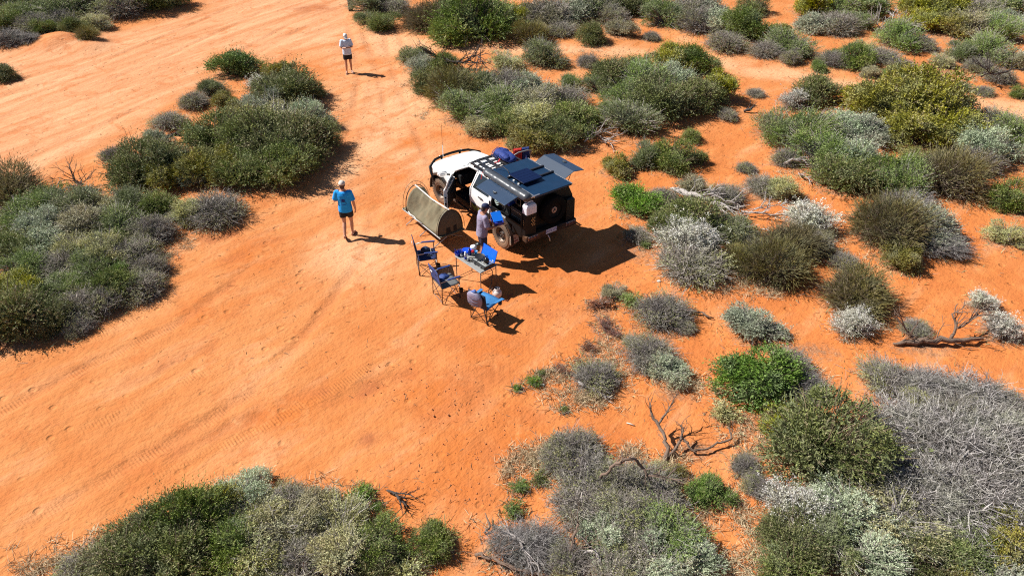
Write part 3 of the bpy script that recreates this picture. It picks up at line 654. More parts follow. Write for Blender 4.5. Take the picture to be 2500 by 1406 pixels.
for i in range(len(ST) - 1):
    for s in (1, -1):
        for j in range(6):
            x0, x1 = ST[i][0], ST[i + 1][0]
            if x0 <= 2.5 and x1 >= 1.5 and j <= 3: continue                      # the two open front door holes
            q = [vert(i, j, s), vert(i + 1, j, s), vert(i + 1, j + 1, s), vert(i, j + 1, s)]
            tgt = screenb if (j >= 4 and x0 <= 2.66 and x1 >= 1.95) else (hoodb if (j >= 4 and x1 >= 2.66 and x0 > 2.66) else bodyb)
            tgt.add(q if s > 0 else q[::-1], [(0, 1, 2, 3)])
for s in (1, -1):
    bodyb.add([vert(0, j, 1) for j in range(7)] + [vert(0, j, -1) for j in range(6)][::-1], [tuple(range(13))])
    break
bodyb.add([vert(len(ST) - 1, j, 1) for j in range(7)] + [vert(len(ST) - 1, j, -1) for j in range(6)][::-1], [tuple(range(13))])
def weld(mb):
    key = {}; nv = []; mp = []
    for p in mb.v:
        k = tuple(round(a, 4) for a in p)
        if k not in key: key[k] = len(nv); nv.append(p)
        mp.append(key[k])
    mb.v = nv; mb.f = [tuple(dict.fromkeys(mp[i] for i in f)) for f in mb.f]; mb.f = [f for f in mb.f if len(f) > 2]
    return mb
cab = weld(bodyb).build('cab', white, car, smooth=True); 
md = cab.modifiers.new('edge', 'EDGE_SPLIT'); md.split_angle = math.radians(38)
hood = weld(hoodb).build('bonnet', white, car, smooth=True)
for yy in (.30, -.30): MB().tube([(3.55, yy * 1.15, hood_z(3.55) + .033), (3.1, yy * 1.08, hood_z(3.1) + .040), (2.75, yy, hood_z(2.75) + .042)], [.008, .014, .008], 6).build('crease', white, hood, smooth=True)
ws = weld(screenb).build('windscreen', glassm, car, smooth=True)
MB().box((2.68, 0, 1.262), (.07, 1.40, .02)).build('wiper_cowl', plastic, car, .006)
for yy in (.05, -.45): MB().rod((2.66, yy, 1.30), (2.52, yy + .42, 1.385), .008).build('wiper', plastic, ws)
for s in (1, -1):
    MB().tube([(2.66, s * .80, 1.245), (2.3, s * .70, 1.46), (1.95, s * .605, 1.655), (1.5, s * .605, 1.685)], [.036, .036, .036, .034], 8).build('pillar', white, car, smooth=True)
    MB().tube([(1.5, s * .60, 1.68), (1.5, s * .74, 1.45), (1.5, s * .885, 1.22), (1.5, s * .905, 1.0), (1.5, s * .88, .6)], .03, 8).build('pillar', white, car, smooth=True)
# rear half doors' windows, handle, shut line
for s in (1, -1):
    pl = [(1.42, .862, 1.275), (1.40, .636, 1.64), (.80, .636, 1.64), (.66, .862, 1.275)]
    g = MB(); g.add([(x, s * (y + .012), z + .004) for x, y, z in pl] + [(x, s * (y - .01), z) for x, y, z in pl], [(0, 1, 2, 3), (7, 6, 5, 4), (0, 4, 5, 1), (1, 5, 6, 2), (2, 6, 7, 3), (3, 7, 4, 0)])
    g.build('side_window', glassm, car)
MB().box((.98, .925, 1.13), (.20, .035, .035)).build('door_handle', plastic, car, .012)
for (x0, x1, z0, z1) in ((.545, .555, .62, 1.23),): MB().box(((x0 + x1) / 2, .906, (z0 + z1) / 2), (.010, .03, z1 - z0)).build('shut_line', intm, car)
MB().box((1.0, .912, .70), (.92, .022, .22)).build('lower_trim', dustyb, car, .004)
stripe = M('yellow_green_decal', (.42, .50, .03), .4, 0, .2, 5)
for k in range(5): MB().box((1.36 - k * .075, .926, .72 - (k % 2) * .02), (.014, .006, .17 - .02 * k), (0, .5, 0)).build('decal_stripe', stripe, car)
# interior
MB().box((1.6, 0, .60), (1.95, 1.70, .05)).build('cab_floor', intm, car)
MB().box((2.42, 0, 1.08), (.30, 1.44, .34)).build('dashboard', intm, car, .04)
seatf = M('seat_cloth', (.010, .010, .012), .9, 0, .3, 10)
for s in (1, -1):
    st = MB(); st.box((1.72, s * .38, .88), (.50, .50, .16), (0, -.06, 0)); st.box((1.47, s * .38, 1.18), (.15, .48, .56), (0, -.22, 0)); st.box((1.40, s * .38, 1.52), (.09, .26, .16), (0, -.15, 0))
    st.build('seat', seatf, car, .04)
MB().tube([(2.16 + .06 * math.cos(a), -.38 + .18 * math.cos(a + 1.57), 1.14 + .17 * math.sin(a + 1.57)) for a in [i * math.pi / 8 for i in range(17)]], .014, 6).build('steering_wheel', intm, car)
MB().box((.66, 0, 1.05), (.10, 1.5, .7)).build('cab_rear_trim', intm, car)
# front doors, both swung open
def front_door(s, phi, nm):
    e = bpy.data.objects.new('door', None); COL.objects.link(e); e.parent = car
    e.location = (2.50, s * .90, 0 if s > 0 else -.09); e.rotation_euler = (0, 0, s * -math.radians(phi)) 
    e['label'] = nm
    L = .95
    skin = MB(); skin.loft([[(-.0, 0, .62), (-.0, 0, 1.20), (-L, 0, 1.22), (-L, 0, .62)], [(-.0, -s * .11, .62), (-.0, -s * .11, 1.20), (-L, -s * .11, 1.22), (-L, -s * .11, .62)]]); skin.build('door_skin', white, e, .018)
    MB().box((-L / 2, -s * .122, .90), (L * .94, .022, .52)).build('door_trim', intm, e, .008)
    MB().box((-L / 2, -s * .15, .98), (.42, .05, .06)).build('armrest', intm, e, .015)
    fr = MB(); fr.tube([(-.06, -s * .05, 1.20), (-.30, -s * .12, 1.40), (-.52, -s * .16, 1.53), (-.80, -s * .18, 1.57), (-L + .02, -s * .17, 1.54), (-L + .02, -s * .05, 1.20)], .024, 8); fr.build('window_frame', white if s > 0 else M('grey_frame', (.22, .22, .23), .4, .2), e, smooth=True)
    if s > 0:
        g = MB(); g.add([(-.10, -s * .055, 1.2), (-.31, -s * .12, 1.385), (-.53, -s * .16, 1.515), (-.80, -s * .18, 1.55), (-L + .04, -s * .17, 1.52), (-L + .04, -s * .055, 1.2)], [(0, 1, 2, 3, 4, 5)]); g.build('window_pane', glassm, e, solid=.004)
        mr = MB(); mr.ellipsoid((0, 0, 0), (.075, .155, .10), 12, 8); m_ = mr.build('mirror', white, e, smooth=True); m_.location = (-.02, s * .27, 1.26); m_.rotation_euler = (0, 0, s * .5)
        mg = MB(); mg.lathe([(.001, 0), (.098, 0), (.098, .012), (.001, .014)], 16, axis='X'); x_ = mg.build('mirror_glass', M('mirror_glass', (.75, .78, .8), .08, 1.0), m_); x_.location = (-.058, 0, 0); x_.scale = (1, 1.15, .72)
        MB().tube([(0, -.24, -.06), (.0, -.10, -.03)], .03, 6).build('mirror_arm', plastic, m_)
    for k in range(2): MB().box((-L + .002, -s * .055, .78 + .2 * k), (.012, .05, .05)).build('latch', plastic, e)
    return e
front_door(1, 47, 'open left front door with mirror')
front_door(-1, 74, 'open right front door with clothes over its window frame')
# bull bar, grille, lights, aerial
bb = MB(); bb.tube([(3.42, .95, .70), (3.60, .95, .86), (3.70, .93, 1.04), (3.90, .62, 1.12), (3.97, .30, 1.135), (3.98, 0, 1.14), (3.97, -.30, 1.135), (3.90, -.62, 1.12), (3.70, -.93, 1.04), (3.60, -.95, .86), (3.42, -.95, .70)], .040, 8)
bull = bb.build('bull_bar', black, car, smooth=True)
lo = MB(); lo.loft([[(3.40, y * 1.0, .55), (x, y, .52), (x + .02, y, .80), (3.5, y, .84)] for (x, y) in ((3.50, .97), (3.78, .86), (3.95, .5), (3.97, 0), (3.95, -.5), (3.78, -.86), (3.50, -.97))]); lo.build('bumper_pan', black, bull, .02)
for yy in (.34, -.34): MB().tube([(3.93, yy, .62), (3.97, yy, .9), (3.955, yy, 1.15)], .035, 8).build('upright', black, bull, smooth=True)
for yy in (.40, -.40): MB().ellipsoid((3.955, yy, 1.165), (.025, .025, .02), 8, 6).build('bracket', M('bolt_metal', (.35, .35, .36), .4, .6), bull)
MB().box((3.865, 0, .86), (.03, 1.0, .24)).build('grille', plastic, car, .01)
lamp = M('headlamp', (.55, .42, .36), .12, 0, .1, 5, spec=.8)
for s in (1, -1): MB().loft([[(3.88, s * .50, .83), (3.88, s * .50, .99), (3.82, s * .50, 1.0), (3.80, s * .50, .84)], [(3.80, s * .80, .86), (3.78, s * .84, 1.0), (3.68, s * .90, 1.0), (3.68, s * .90, .86)]]).build('headlamp', lamp, car, .01)
an = MB(); an.rod((3.93, .30, 1.12), (3.93, .30, 1.50), .012); aer = an.build('aerial', M('aerial_white', (.8, .8, .8), .5), car)
MB().rod((3.93, .30, 1.50), (3.93, .30, 2.25), .0045, 5).build('whip', plastic, aer)
# wheels
def wheel_proto():
    e = bpy.data.objects.new('wheel', None); COL.objects.link(e); e.parent = car
    t = MB(); t.lathe([(.235, -.125), (.30, -.145), (.365, -.142), (.395, -.12), (.408, -.06), (.41, 0), (.408, .06), (.395, .12), (.365, .142), (.30, .145), (.235, .125), (.235, -.125)], 40, axis='Y', cap=False)
    for i in range(36):
        a = 2 * math.pi * i / 36
        for yy in (-.105, -.035, .035, .105):
            off = .06 if yy in (-.035, .105) else 0
            t.box((math.cos(a + off) * .411, yy, math.sin(a + off) * .411), (.022, .056, .036), (0, -(a + off), 0.15 if yy > 0 else -.15))
    t.build('tyre', tyrem, e, smooth=False)
    r = MB(); r.lathe([(.245, -.12), (.245, .125), (.225, .135), (.215, .11), (.20, .06), (.15, .045), (.10, .055), (.07, .075), (.06, .085), (.001, .087)], 30, axis='Y', mtx=Matrix.Rotation(math.pi, 4, 'Z'))
    rim = r.build('rim', rimm, e, smooth=True)
    hole = MB()
    for i in range(8):
        a = 2 * math.pi * i / 8; hole.lathe([(.034, -.015), (.034, .012), (.028, .014), (.001, .014)], 10, origin=(math.cos(a) * .155, 0, math.sin(a) * .155), axis='Y', mtx=Matrix.Translation((0, .052, 0)) @ Matrix.Rotation(math.pi, 4, 'Z'))
    hole.build('rim_hole', intm, rim)
    for i in range(6):
        a = 2 * math.pi * i / 6 + .3; MB().rod((math.cos(a) * .075, .07, math.sin(a) * .075), (math.cos(a) * .075, .10, math.sin(a) * .075), .011, 6).build('wheel_nut', alu, rim)
    return e
def copy_tree(o, parent=None):
    c = o.copy(); COL.objects.link(c); c.parent = parent
    for ch in list(o.children): copy_tree(ch, c)
    return c
wp = wheel_proto(); wp.location = (0, .79, .405)
for (x, y, rz) in ((3.18, .79, .10), (3.18, -.79, .10 + math.pi), (0, -.79, math.pi)):
    w2 = copy_tree(wp, car); w2.location = (x, y, .405); w2.rotation_euler = (0, .4, rz)
for (xc, s, r) in ((3.18, 1, .56), (3.18, -1, .56), (0, 1, .55), (0, -1, .55)):
    f = MB(); rings = []
    for i in range(13):
        a = math.radians(-8 + 196 * i / 12); cx, cz = xc + math.cos(a) * r, .42 + math.sin(a) * r
        n = (math.cos(a), math.sin(a))
        rings.append([(cx - n[0] * .05, s * .86, cz - n[1] * .05), (cx - n[0] * .035, s * .96, cz - n[1] * .035), (cx + n[0] * .01, s * .955, cz + n[1] * .01), (cx + n[0] * .035, s * .89, cz + n[1] * .035)])
    f.loft(rings).build('wheel_arch_flare', dustyb, car, smooth=False)
for s in (1, -1): MB().tube([(2.50, s * .80, .50), (2.46, s * .93, .47), (.62, s * .93, .47), (.58, s * .80, .50)], .036, 8).build('rock_slider', dustyb, car, smooth=True)
ch_ = MB(); ch_.box((1.5, .38, .58), (4.3, .10, .14)); ch_.box((1.5, -.38, .58), (4.3, .10, .14)); ch_.tube([(0, -.72, .405), (0, .72, .405)], .06, 8); ch_.tube([(3.18, -.72, .405), (3.18, .72, .405)], .05, 8); ch_.build('chassis', plastic, car)
# ---- canopy
cp = MB()
def slab(mb, pts, d):            # polygon in the yz plane extruded along x
    return mb.loft([[(d[0], y, z) for y, z in pts], [(d[1], y, z) for y, z in pts]])
SEC = [(-.88, .74), (.88, .74), (.89, 1.10), (.86, 1.50), (.64, 1.93), (-.64, 1.93), (-.86, 1.50), (-.89, 1.10)]
slab(cp, SEC, (.50, .45)); slab(cp, SEC, (-.86, -.91))
cp.box((-.20, 0, 1.915), (1.40, 1.26, .03)); cp.box((-.2, 0, .98), (1.30, 1.66, .03)); cp.box((-.2, -.02, 1.42), (1.30, .03, .85))
for s in (1, -1):
    cp.box((-.20, s * .875, 1.03), (1.31, .03, .15)); cp.box((-.68, s * .872, .85), (.38, .03, .24)); cp.box((.42, s * .872, .85), (.12, .03, .24))
canopy = cp.build('canopy', black, car, .006)
MB().box((-.165, 0, 1.968), (1.94, 1.235, .062)).build('canopy_roof', roof_sky, canopy, .012)
MB().box((-.165, -.632, 1.975), (1.93, .022, .05)).build('side_rail', alu, canopy, .004)
MB().box((.12, .632, 1.975), (1.36, .022, .05)).build('side_rail', rackm, canopy, .004); MB().box((-.85, .632, 1.978), (.55, .024, .05)).build('side_rail', alu, canopy, .004)
MB().box((-1.10, .60, 1.99), (.05, .30, .03)).build('trim_cap', alu, canopy, .004)
for xx in (.10, -.33): MB().box((xx, -.02, 2.024), (.055, 1.24, .045)).build('crossbar', rackm, canopy, .008)
sp_ = MB(); sp_.box((-.19, .22, 2.085), (.68, .62, .035)); pan = sp_.build('solar_panel', M('solar_cells', (.004, .010, .045), .14, 0, .3, 30), canopy, .006)
for k in range(5): MB().box((-.19 - .27 + .135 * k, .22, 2.1045), (.004, .58, .003)).build('cell_line', M('cell_line', (.010, .022, .075), .3), pan)
for (xx, yy) in ((.13, .50), (-.13, .56), (-.36, .58)): MB().box((xx, yy, 2.02), (.06, .035, .05), (0, 0, .3)).build('connector', M('white_plastic', (.75, .76, .76), .5), canopy, .008)
MB().tube([(.82, .55, 1.86), (.72, .50, 2.05), (.52, .42, 2.12), (.36, .40, 2.08), (.20, .46, 2.01)], .010, 6).build('cable', plastic, canopy, smooth=True)
def hatch(s, crease, outer, nm, mat_out, mat_in):
    t = .018
    x0, x1 = .54, -.76
    P = [(s * .655, 1.945), crease, outer]
    o1 = MB(); o1.loft([[(x, P[0][0], P[0][1]), (x, P[1][0], P[1][1]), (x, P[1][0], P[1][1] - t), (x, P[0][0], P[0][1] - t)] for x in (x0, x1)]); h = o1.build('hatch', mat_in, canopy, .003)
    h['label'] = nm
    n = Vector((0, P[2][0] - P[1][0], P[2][1] - P[1][1])).normalized()
    o2 = MB(); o2.loft([[(x, P[1][0], P[1][1]), (x, P[2][0], P[2][1]), (x, P[2][0], P[2][1] - t), (x, P[1][0], P[1][1] - t)] for x in (x0, x1)]); o2.build('hatch_flap', mat_out, h, .003)
    mid = (P[1][0] * .45 + P[2][0] * .55, P[1][1] * .45 + P[2][1] * .55)
    lt = MB(); lt.lathe([(.055, 0), (.055, .012), (.03, .02), (.001, .02)], 12, origin=(-.12, mid[0], mid[1] + .004)); lt.rod((-.18, mid[0], mid[1] + .03), (-.06, mid[0] + .02, mid[1] + .03), .012); lt.build('latch', M('latch_metal', (.12, .13, .14), .25, .7), h)
    for xx in (.45, -.67): MB().rod((xx, s * .80, 1.56), (xx, P[1][0], P[1][1] - .03), .010).build('gas_strut', plastic, h)
hatch(1, (.985, 1.90), (1.33, 1.80), 'left canopy hatch propped open', panel_sky, panel_sky)
hatch(-1, (-1.00, 2.085), (-1.37, 2.03), 'right canopy hatch propped open', panel_sky, M('hatch_inner_sunlit', (.060, .080, .115), .35, 0, .1, 5, .1, 220))  # sun on the right inner strip painted as a paler hatch colour
# awning in its bag along the left edge
ab = MB(); rings = []
rr = random.Random(5)
for i in range(25):
    x = .86 - 1.98 * i / 24; rw = .122 * (1 + rr.uniform(-.10, .10)) * (.62 if i in (0, 24) else 1)
    rings.append([(x + rr.uniform(-.01, .01), .805 + math.cos(2 * math.pi * j / 14) * rw * 1.05, 1.975 + math.sin(2 * math.pi * j / 14) * rw * .92) for j in range(14)])
ab.loft(rings).build('awning_bag', silverpvc, canopy, smooth=True)
MB().box((-.13, .69, 1.93), (1.9, .05, .04)).build('awning_bracket', rackm, canopy)
MB().tube([(.90, .80, 2.0), (.94, .86, 1.9), (.93, .90, 1.74)], .010, 5).build('red_strap', M('red_strap', (.6, .03, .03), .6), canopy)
# open left bay: shelf edges, drawers, frames
for z_, n in ((1.30, 0), (1.13, 1)): MB().box((-.50, .74, z_), (.52, .02, .012)).build('drawer_edge', alu, canopy)
MB().box((-.52, .60, 1.20), (.56, .28, .36)).build('drawer_unit', plastic, canopy, .01)
MB().box((.16, .55, 1.16), (.60, .30, .30)).build('drawer_unit', plastic, canopy, .01)
MB().tube([(-.62, .70, 1.50), (-.62, .70, 1.68), (-.42, .70, 1.70), (-.42, .70, 1.52), (-.62, .70, 1.50)], .014, 6).build('light_frame', M('frame_khaki', (.22, .2, .13), .6), canopy)
MB().box((.02, .90, 1.03), (.46, .02, .055), (.2, 0, 0)).build('tread_plate', M('light_grey_plate', (.42, .46, .52), .4, .3), canopy, .004)
MB().box((.475, .86, .88), (.10, .05, .42)).build('front_corner_post', M('dusty_post', (.42, .30, .24), .7), canopy, .006)
# rear: corner boxes, spare, lights, plate
for s in (1, -1): MB().loft([[(-.91, s * .52, .82), (-1.08, s * .52, .82), (-1.08, s * .52, 1.50), (-.91, s * .52, 1.50)], [(-.91, s * .88, .82), (-1.04, s * .86, .82), (-1.04, s * .85, 1.42), (-.91, s * .85, 1.46)]]).build('rear_locker', black, canopy, .012)
MB().box((-1.02, 0, .74), (.20, 1.74, .20)).build('rear_bumper', dustyb, car, .025)
MB().box((-.98, 0, .55), (.10, .10, .12)).build('tow_hitch', plastic, car, .01)
MB().tube([(-1.05, .08, .60), (-1.10, .06, .52), (-1.12, .06, .44)], .012, 6).build('safety_chain', alu, car)
hexm = M('hex_sand', (.42, .26, .10), .8)
k = 0
for r_ in range(5):
    for c_ in range(2):
        y_, z_ = .585 + c_ * .062 + (r_ % 2) * .031, 1.13 + r_ * .052
        MB().lathe([(.022, 0), (.022, .006), (.001, .006)], 6, axis='X', mtx=Matrix.Translation((-1.086, y_, z_))).build('hexagon_hole', hexm, canopy)
for i in range(3): MB().lathe([(.014, 0), (.014, .006), (.001, .006)], 6, axis='Y', mtx=Matrix.Translation((-.98, .872, 1.16 + .06 * i))).build('hexagon_hole', hexm, canopy)
spw = bpy.data.objects.new('spare_wheel', None); COL.objects.link(spw); spw.parent = car
spw.location = (-1.02, -.07, 1.36); spw.rotation_euler = (0, 0, math.pi / 2)
tt = MB(); tt.lathe([(.225, -.13), (.30, -.14), (.365, -.138), (.395, -.11), (.405, 0), (.395, .11), (.365, .138), (.30, .14), (.225, .13), (.225, -.13)], 36, axis='Y', cap=False); tt.build('tyre', tyreb, spw, smooth=True)
rr_ = MB(); rr_.lathe([(.23, -.12), (.23, .11), (.19, .07), (.10, .06), (.001, .06)], 28, axis='Y', mtx=Matrix.Rotation(math.pi, 4, 'Z')); rr_.build('rim', M('black_rim', (.006, .006, .007), .7, spec=.2), spw, smooth=True)
dd_ = MB(); dd_.lathe([(.088, 0), (.088, .02), (.001, .024)], 20, axis='Y', mtx=Matrix.Translation((0, .065, 0)) @ Matrix.Rotation(math.pi, 4, 'Z')); disc = dd_.build('centre_disc', M('tan_disc', (.40, .28, .22), .6, 0, .2, 20), spw, smooth=False)
cl = MB(); cl.box((0, .095, .02), (.02, .012, .10), (0, .6, 0)); cl.box((.015, .095, 0), (.02, .012, .11), (0, -.7, 0)); cl.build('wing_nut', plastic, disc)
chrome = M('lamp_plate', (.42, .36, .36), .3, .4)
redl = M('tail_lens', (.10, .035, .035), .2, 0, .2, 9, spec=.7)
for s in (1, -1):
    pl = MB(); pl.box((-1.124, s * .66, .77), (.01, .33, .10)); tl = pl.build('tail_light', chrome, car, .004)
    for k in range(3): MB().lathe([(.050, 0), (.050, .010), (.034, .018), (.001, .016)], 16, axis='X', mtx=Matrix.Translation((-1.130, s * .66 + (k - 1) * .108, .765)) @ Matrix.Rotation(math.pi, 4, 'Z')).build('lamp_lens', redl, tl, smooth=False)
plate = MB(); plate.box((-1.125, .03, .775), (.008, .372, .134)); pl_o = plate.build('number_plate', M('plate_white', (.50, .54, .68), .4), car, .004)
def text_mesh(s, size, mat, parent, loc, rot, name='plate_lettering', scale=(1, 1, 1)):
    cu = bpy.data.curves.new(name, 'FONT'); cu.body = s; cu.size = size; cu.align_x = 'CENTER'; cu.align_y = 'CENTER'; cu.extrude = .002
    tmp = bpy.data.objects.new('tmp', cu); COL.objects.link(tmp)
    dg = bpy.context.evaluated_depsgraph_get(); me = bpy.data.meshes.new_from_object(tmp.evaluated_get(dg)); bpy.data.objects.remove(tmp)
    me.materials.clear()
    o = link_mesh(name, me, mat, parent); o.location = loc; o.rotation_euler = rot; o.scale = scale
    return o
bluel = M('plate_blue', (.03, .05, .30), .5)
text_mesh('1HTZ 070', .090, bluel, pl_o, (-1.1305, .03, .775), (math.pi / 2, 0, -math.pi / 2))
# mud flaps with faded red lettering
flapm = M('mud_flap', (.44, .36, .33), .7, 0, .15, 12); redp = M('flap_red', (.26, .035, .03), .7)
for s in (1, -1):
    fl = MB(); fl.loft([[(-.50, s * .66, .36), (-.50, s * .95, .33), (-.50, s * .95, .62), (-.50, s * .70, .62)], [(-.512, s * .66, .36), (-.512, s * .95, .33), (-.512, s * .95, .62), (-.512, s * .70, .62)]]); fo = fl.build('mud_flap', flapm, car, .003)
    MB().box((-.505, s * .958, .47), (.02, .012, .28)).build('flap_edge', M('flap_edge', (.62, .50, .40), .6), fo)
    lg = MB(); lg.box((-.516, s * .80, .52), (.006, .05, .012)); lg.box((-.516, s * .81, .50), (.006, .03, .03)); lg.box((-.516, s * .79, .485), (.006, .06, .012)); lg.build('flap_emblem', redp, fo)
    for k in range(6): MB().box((-.516, s * (.72 + k * .038), .405 + .008 * (k % 2)), (.006, .024, .042)).build('flap_letter', redp, fo)
# ---- roof rack on the cab
rk = MB()
for s in (1, -1): rk.box((1.40, s * .615, 1.80), (.90, .045, .06))
rk.box((1.84, 0, 1.80), (.04, 1.23, .05)); rk.box((.96, 0, 1.80), (.04, 1.23, .05))
for s in (1, -1):
    for xx in (1.70, 1.1): rk.box((xx, s * .60, 1.74), (.06, .03, .10))
rack = rk.build('roof_rack', rackm, car, .008)
for i in range(4): MB().box((1.40, -.42 + .28 * i, 1.812), (.86, .085, .03)).build('slat', rackm, rack, .006)
for xx in (1.60, 1.28): MB().box((xx, 0, 1.785), (.045, 1.2, .025)).build('cross_member', rackm, rack, .004)
MB().tube([(2.02, .62, 1.70), (1.96, .3, 1.775), (1.96, -.3, 1.775), (2.02, -.62, 1.70)], .012, 6).build('wind_deflector', rackm, rack)

# ------------------------------------------------------------------ things on, in and against the ute
def lump(name, mat, parent, pts, radii, seed=0, sub=1, wr=.12):
    """soft bundle: fat bent tube with uneven rings"""
    r = random.Random(seed); mb = MB(); n = 5 * (len(pts) - 1) + 1; rings = []
    for i in range(n):
        t = i / (n - 1) * (len(pts) - 1); a = min(int(t), len(pts) - 2); f = t - a
        p = Vector(pts[a]).lerp(Vector(pts[a + 1]), f); ra = [radii[a][q] * (1 - f) + radii[a + 1][q] * f for q in (0, 1)]
        e = .55 if i in (0, n - 1) else 1.0
        d = (Vector(pts[a + 1]) - Vector(pts[a])).normalized(); u = d.cross(Vector((0, 0, 1)))
        u = u.normalized() if u.length > .1 else Vector((0, 1, 0)); w = u.cross(d)
        rings.append([p + (u * math.cos(2 * math.pi * j / 12) * ra[0] + w * math.sin(2 * math.pi * j / 12) * ra[1]) * e * (1 + r.uniform(-wr, wr)) for j in range(12)])
    mb.loft(rings)
    return mb.build(name, mat, parent, smooth=True, subsurf=sub)
bluec = M('royal_blue_nylon', (.010, .032, .20), .75, 0, .45, 10, 1.0, 9)
bag = thing('duffel_bag', 'crumpled royal blue duffel bag strapped on the cab roof rack', 'bag', W(1.42, -.30, 1.83), VA)
lump('bag_body', bluec, bag, [(.40, -.02, .10), (.20, 0, .12), (-.05, .02, .11), (-.40, 0, .08)], [(.20, .10), (.24, .125), (.21, .11), (.17, .08)], 4, 1, .2)
for k in range(5): MB().tube([(.36 - .065 * k, .25, .05), (.36 - .065 * k, .19, .17), (.36 - .065 * k, 0, .245)], .011, 5).build('bag_strap', M('light_blue_strap', (.03, .075, .30), .7), bag)
lump('bag_flap', bluec, bag, [(.10, .10, .20), (-.15, .12, .18), (-.32, .16, .14)], [(.10, .05), (.13, .06), (.08, .05)], 9, 1, .25)
MB().tube([(-.02, .22, .05), (-.10, .33, .02), (-.12, .40, .05), (-.08, .44, .02)], .022, 6).build('red_tie', M('red_tie', (.55, .03, .05), .6), bag)
# clothes hung over the open right door
da = math.radians(74); 
def on_rdoor(t, z, off=0): # point along the top of the right door frame
    x = 2.50 - t * math.cos(da); y = -.90 - t * math.sin(da)
    return W(x - off * math.sin(da), y + off * math.cos(da), z)
def hung_cloth(name, label, cat, mat, t0, t1, drop, seed, split=False):
    r = random.Random(seed); mb = MB(); nu, nv = 8, 12; grid = []
    for j in range(nv + 1):
        s = (j / nv - .5) * 2
        row = []
        for i in range(nu + 1):
            t = t0 + (t1 - t0) * i / nu
            wv = .018 * math.sin(i * 1.9 + seed) * abs(s) * 1.6
            z = 1.495 - abs(s) * drop * (1 + .06 * math.sin(i * 1.3)); off = .05 * (1 if s > 0 else -1) * min(1, abs(s) * 4) + wv
            if split and abs(s) > .35: t += (.03 if i > nu / 2 else -.03) * (abs(s) - .35)
            row.append(on_rdoor(t, z + (.012 if abs(s) < .1 else 0), off + .16 * 0))
        grid.append(row)
    vs = [p for row in grid for p in row]; fs = []
    for j in range(nv):
        for i in range(nu):
            if split and abs((j + .5) / nv - .5) > .22 and i in (nu // 2,): continue
            a = j * (nu + 1) + i; fs.append((a, a + 1, a + nu + 2, a + nu + 1))
    mb.add(vs, fs); o = mb.build(name, mat, None, smooth=True, solid=.008)
    return tag(o, label, cat)
hung_cloth('red_towel', 'red towel hung over the open right door', 'towel', M('red_terry', (.50, .025, .022), .9, 0, .2, 12, .4, 60), .42, .68, .42, 1)
hung_cloth('blue_trousers', 'navy blue trousers hung beside the red towel', 'trousers', M('navy_cloth', (.015, .035, .17), .85, 0, .25, 10, .4, 40), .70, .93, .46, 2, True)
# jerry can at the rear left corner
jm = M('translucent_white_plastic', (.70, .72, .80), .45, 0, .06, 5)
jc = thing('jerry_can', 'white plastic water jerry can on the rear left corner of the ute', 'jerry can', W(-1.0, .70, 1.47), VA)
b = MB(); rings = []
for z, i in ((0, .02), (.03, 0), (.22, 0), (.27, .015), (.31, .05)): rings.append([(-.11 + i, -.17 + i, z), (.10 - i, -.17 + i, z), (.10 - i, .17 - i, z), (-.11 + i, .17 - i, z)])
b.loft(rings).build('can_body', jm, jc, .025, smooth=False)
MB().tube([(0, -.11, .30), (0, -.09, .345), (0, .05, .345), (0, .08, .30)], .018, 8).build('handle', jm, jc, smooth=True)
MB().lathe([(.032, .29), (.032, .345), (.001, .35)], 12, origin=(0, .12, 0)).build('cap', jm, jc)
for k in range(3): MB().box((-.112, -.06 + .08 * k - .02, .13), (.012, .02, .18)).build('rib', jm, jc, .005)
# inside the open bay
bx = thing('blue_tub', 'blue plastic tub inside the open left bay of the canopy', 'tub', W(.10, .62, 1.315), VA)
b = MB(); b.loft([[(-.27, -.13, 0), (.27, -.13, 0), (.27, .13, 0), (-.27, .13, 0)], [(-.29, -.15, .16), (.29, -.15, .16), (.29, .15, .16), (-.29, .15, .16)]]); b.build('tub_body', M('blue_tub_plastic', (.012, .06, .36), .4), bx, .015)
MB().tube([(-.30, -.16, .165), (.30, -.16, .165), (.30, .16, .165), (-.30, .16, .165), (-.30, -.16, .165)], .015, 6).build('tub_rim', M('light_blue_plastic', (.05, .24, .62), .35), bx)
ho = MB(); pts = []
for i in range(40):
    a = i * .55; pts.append(W(.26 + .07 * math.cos(a) + .002 * i, .80 + .03 * math.sin(a * .7), 1.33 + .10 * math.sin(a) - (.007 * max(0, i - 20))))
ho.tube(pts, .011, 6); tag(ho.build('coiled_hose', M('pale_hose', (.50, .62, .58), .5), None, smooth=True), 'pale coiled hose hanging out of the left canopy bay', 'hose')
lp = thing('brown_pouch', 'small brown pouch in the front of the left canopy bay', 'pouch', W(.37, .66, 1.32), VA)
lump('pouch_body', M('brown_pouch', (.22, .12, .09), .8), lp, [(-.07, 0, .09), (.0, 0, .10), (.07, 0, .09)], [(.05, .07), (.07, .10), (.05, .07)], 3)
gl = thing('pale_green_cloth', 'crumpled pale green cloth on the edge of the canopy bay', 'cloth', W(.02, .82, 1.31), VA)
lump('cloth_body', M('pale_green_cloth', (.38, .48, .20), .9), gl, [(-.08, 0, .03), (0, .02, .05), (.08, 0, .03)], [(.05, .03), (.06, .05), (.04, .03)], 8, 1, .3)
